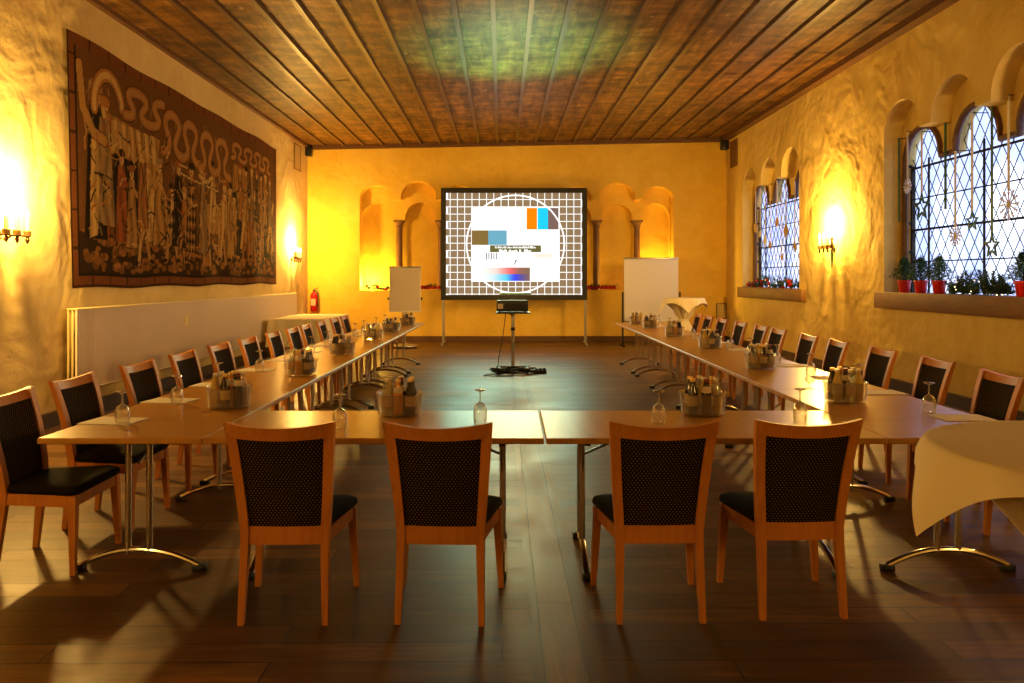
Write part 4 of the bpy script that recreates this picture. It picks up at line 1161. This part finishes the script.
# ------------------------------------------------------------------ wall sconces
def sconce(xw, y, z, side, label, sprig=False, lit=True, power=60, n=4):
    """bar of electric candles along the wall; side +1: wall at left, -1: wall at right"""
    r = empty('wall_sconce', RM(xw, y, z), TH); tag(r, label, 'wall lamp', 'candle wall lamps')
    X = side*.14
    MB().lathe([(.05,0),(.055,.01),(.05,.02)], 16, cap=True).build('wall_plate', M['brass'], r).rotation_euler = (0, side*PI/2, 0)
    MB().tube([(0,0,0),(side*.08,0,-.05),(X,0,0)], .010, 8).build('arm', M['brass'], r)
    MB().tube([(X,-.27,0),(X,.27,0)], .010, 8).build('bar', M['brass'], r)
    for i in range(n):
        yy = -.24 + .48*i/(n-1)
        MB().lathe([(.001,-.075),(.012,-.06),(.02,-.03),(.012,-.012),(.034,.0),(.036,.05),(.030,.05)], 12, (X,yy,0)).build('cup', M['brass'], r)
        cd = MB().lathe([(.019,.03),(.019,.17),(.001,.172)], 10, (X,yy,0)).build('candle', M['tan_card'], r)
        MB().lathe([(.001,.17),(.012,.185),(.015,.205),(.008,.235),(.001,.262)], 10, (X,yy,0)).build('bulb', M['bulb'], cd)
    if sprig:
        MB().box(X-.01, X+.01, -.30, -.27, -.02, .0).tube([(X,-.24,-.0),(X,-.25,-.15),(X,-.24,-.33)], [.014,.02,.006], 6).build('sprig', M['green_ribbon'], r)
    if lit:
        for dy in (-.12, .12):
            ld = bpy.data.lights.new('candle_light', 'POINT'); ld.energy = power; ld.color = (1.0,.60,.15); ld.shadow_soft_size = .05
            lo = bpy.data.objects.new('candle_light', ld); C.objects.link(lo); lo.location = RM(xw+side*.20, y+dy, z+.40)
PW = 175
sconce(XL, 7.30, 1.93, 1, 'candle wall lamp at the left photo edge beside the tapestry', power=PW)
sconce(XL, 17.45, 1.95, 1, 'candle wall lamp beyond the tapestry near the back left corner', power=PW*.8)
sconce(XR, 12.75, 2.02, -1, 'candle wall lamp between the two windows with hanging sprig', sprig=True, power=PW)

# ------------------------------------------------------------------ lights that stay out of frame, added hall fill, niche lamps, daylight
def light(typ, loc, energy, col, size=.1, rot=None, **kw):
    ld = bpy.data.lights.new('room_light', typ); ld.energy = energy; ld.color = col
    if typ == 'POINT' or typ == 'SPOT': ld.shadow_soft_size = size
    if typ == 'AREA': ld.size = size
    for a, b in kw.items(): setattr(ld, a, b)
    o = bpy.data.objects.new('room_light', ld); C.objects.link(o); o.location = loc
    if rot is not None: o.rotation_euler = rot
    return o
WARM = (1.0,.60,.17)
for x, y, p in ((XR-.2, 5.9, 140), (XL+.2, 1.5, 120), (XR-.2, -.6, 130), (XL+.2, -2.6, 120)):
    light('POINT', RM(x, y, 2.3), p, WARM, .08)
# added warm fill points that brighten the hall, no fixture hangs here
for y, p in ((15.2, 175), (9.5, 45)):
    light('POINT', RM(.3, y, 2.2), p, (1.0,.60,.15), .6)
# niche lamps standing on the arcade sills
light('POINT', RM(ux(368,S0), YB+.26, SILL_B+.16), 110, (1.0,.62,.10), .04)
light('POINT', RM(ux(655,S0), YB+.26, SILL_B+.16), 110, (1.0,.62,.10), .04)
# the projector leaks cool light on to the ceiling
def aim(o, tgt): o.rotation_euler = (Vector(tgt)-o.location).to_track_quat('-Z','Y').to_euler()
sp = light('SPOT', (pX, PY-.1, ztray+.25), 1500, (.16,1.0,.66), .05, spot_size=math.radians(58), spot_blend=1.0); aim(sp, (.1, 11.5, 4.7))
# cool light of the screen on floor
ar = light('AREA', ((512-510)/sc_, SY-.12, 2.3), 26, (.40,1.0,.75), 2.6); ar.data.specular_factor = .3; ar.data.spread = math.radians(75); ar.data.shape = 'RECTANGLE'; ar.data.size = 3.0; ar.data.size_y = 2.2; ar.rotation_euler = (-PI/2+.35, 0, 0)
aim(ar, (.3, 9.5, -.3))

w = bpy.data.worlds.new('winter_sky'); bpy.context.scene.world = w; w.use_nodes = True
k = N(w); bg = k.t.nodes['Background']
tc = k.n('ShaderNodeTexCoord'); nz = k.noise(tc.outputs['Generated'], 9.0, 3, 0.5, .4)
k.l(k.ramp(nz, [(.38, (.40,.46,.78)), (.5, (.66,.73,.95)), (.60, (.92,.95,1.0))]), bg.inputs[0]); bg.inputs[1].default_value = 2.5
for y0 in WIN.values():
    pl = light('AREA', RM(XR+.75, y0-1.7, 2.5), 1, (1,1,1), 1); pl.data.shape = 'RECTANGLE'; pl.data.size = 2.6; pl.data.size_y = 4.4
    pl.rotation_euler = (0, PI/2, 0)
    pl.rotation_euler = (Matrix.Rotation(TH, 3, 'Z') @ Matrix.Rotation(PI/2, 3, 'Y')).to_euler()
    pl.data.cycles.is_portal = True

# ------------------------------------------------------------------ camera
cd = bpy.data.cameras.new('camera'); cd.sensor_fit = 'HORIZONTAL'; cd.sensor_width = 36.0; cd.lens = F/1024*36
cd.shift_x = (512-510)/1024; cd.shift_y = -(341.5-278.3)/1024
co = bpy.data.objects.new('camera', cd); C.objects.link(co); co.location = (0, 0, H); co.rotation_euler = (PI/2, 0, 0)
cd.clip_start = .05
S = bpy.context.scene; S.camera = co
S.view_settings.view_transform = 'Standard'; S.view_settings.look = 'None'; S.view_settings.exposure = 0.08; S.view_settings.gamma = 0.92
S.cycles.max_bounces = 8; S.cycles.transparent_max_bounces = 24; S.cycles.sample_clamp_indirect = 4.0
S.cycles.caustics_reflective = False; S.cycles.caustics_refractive = False
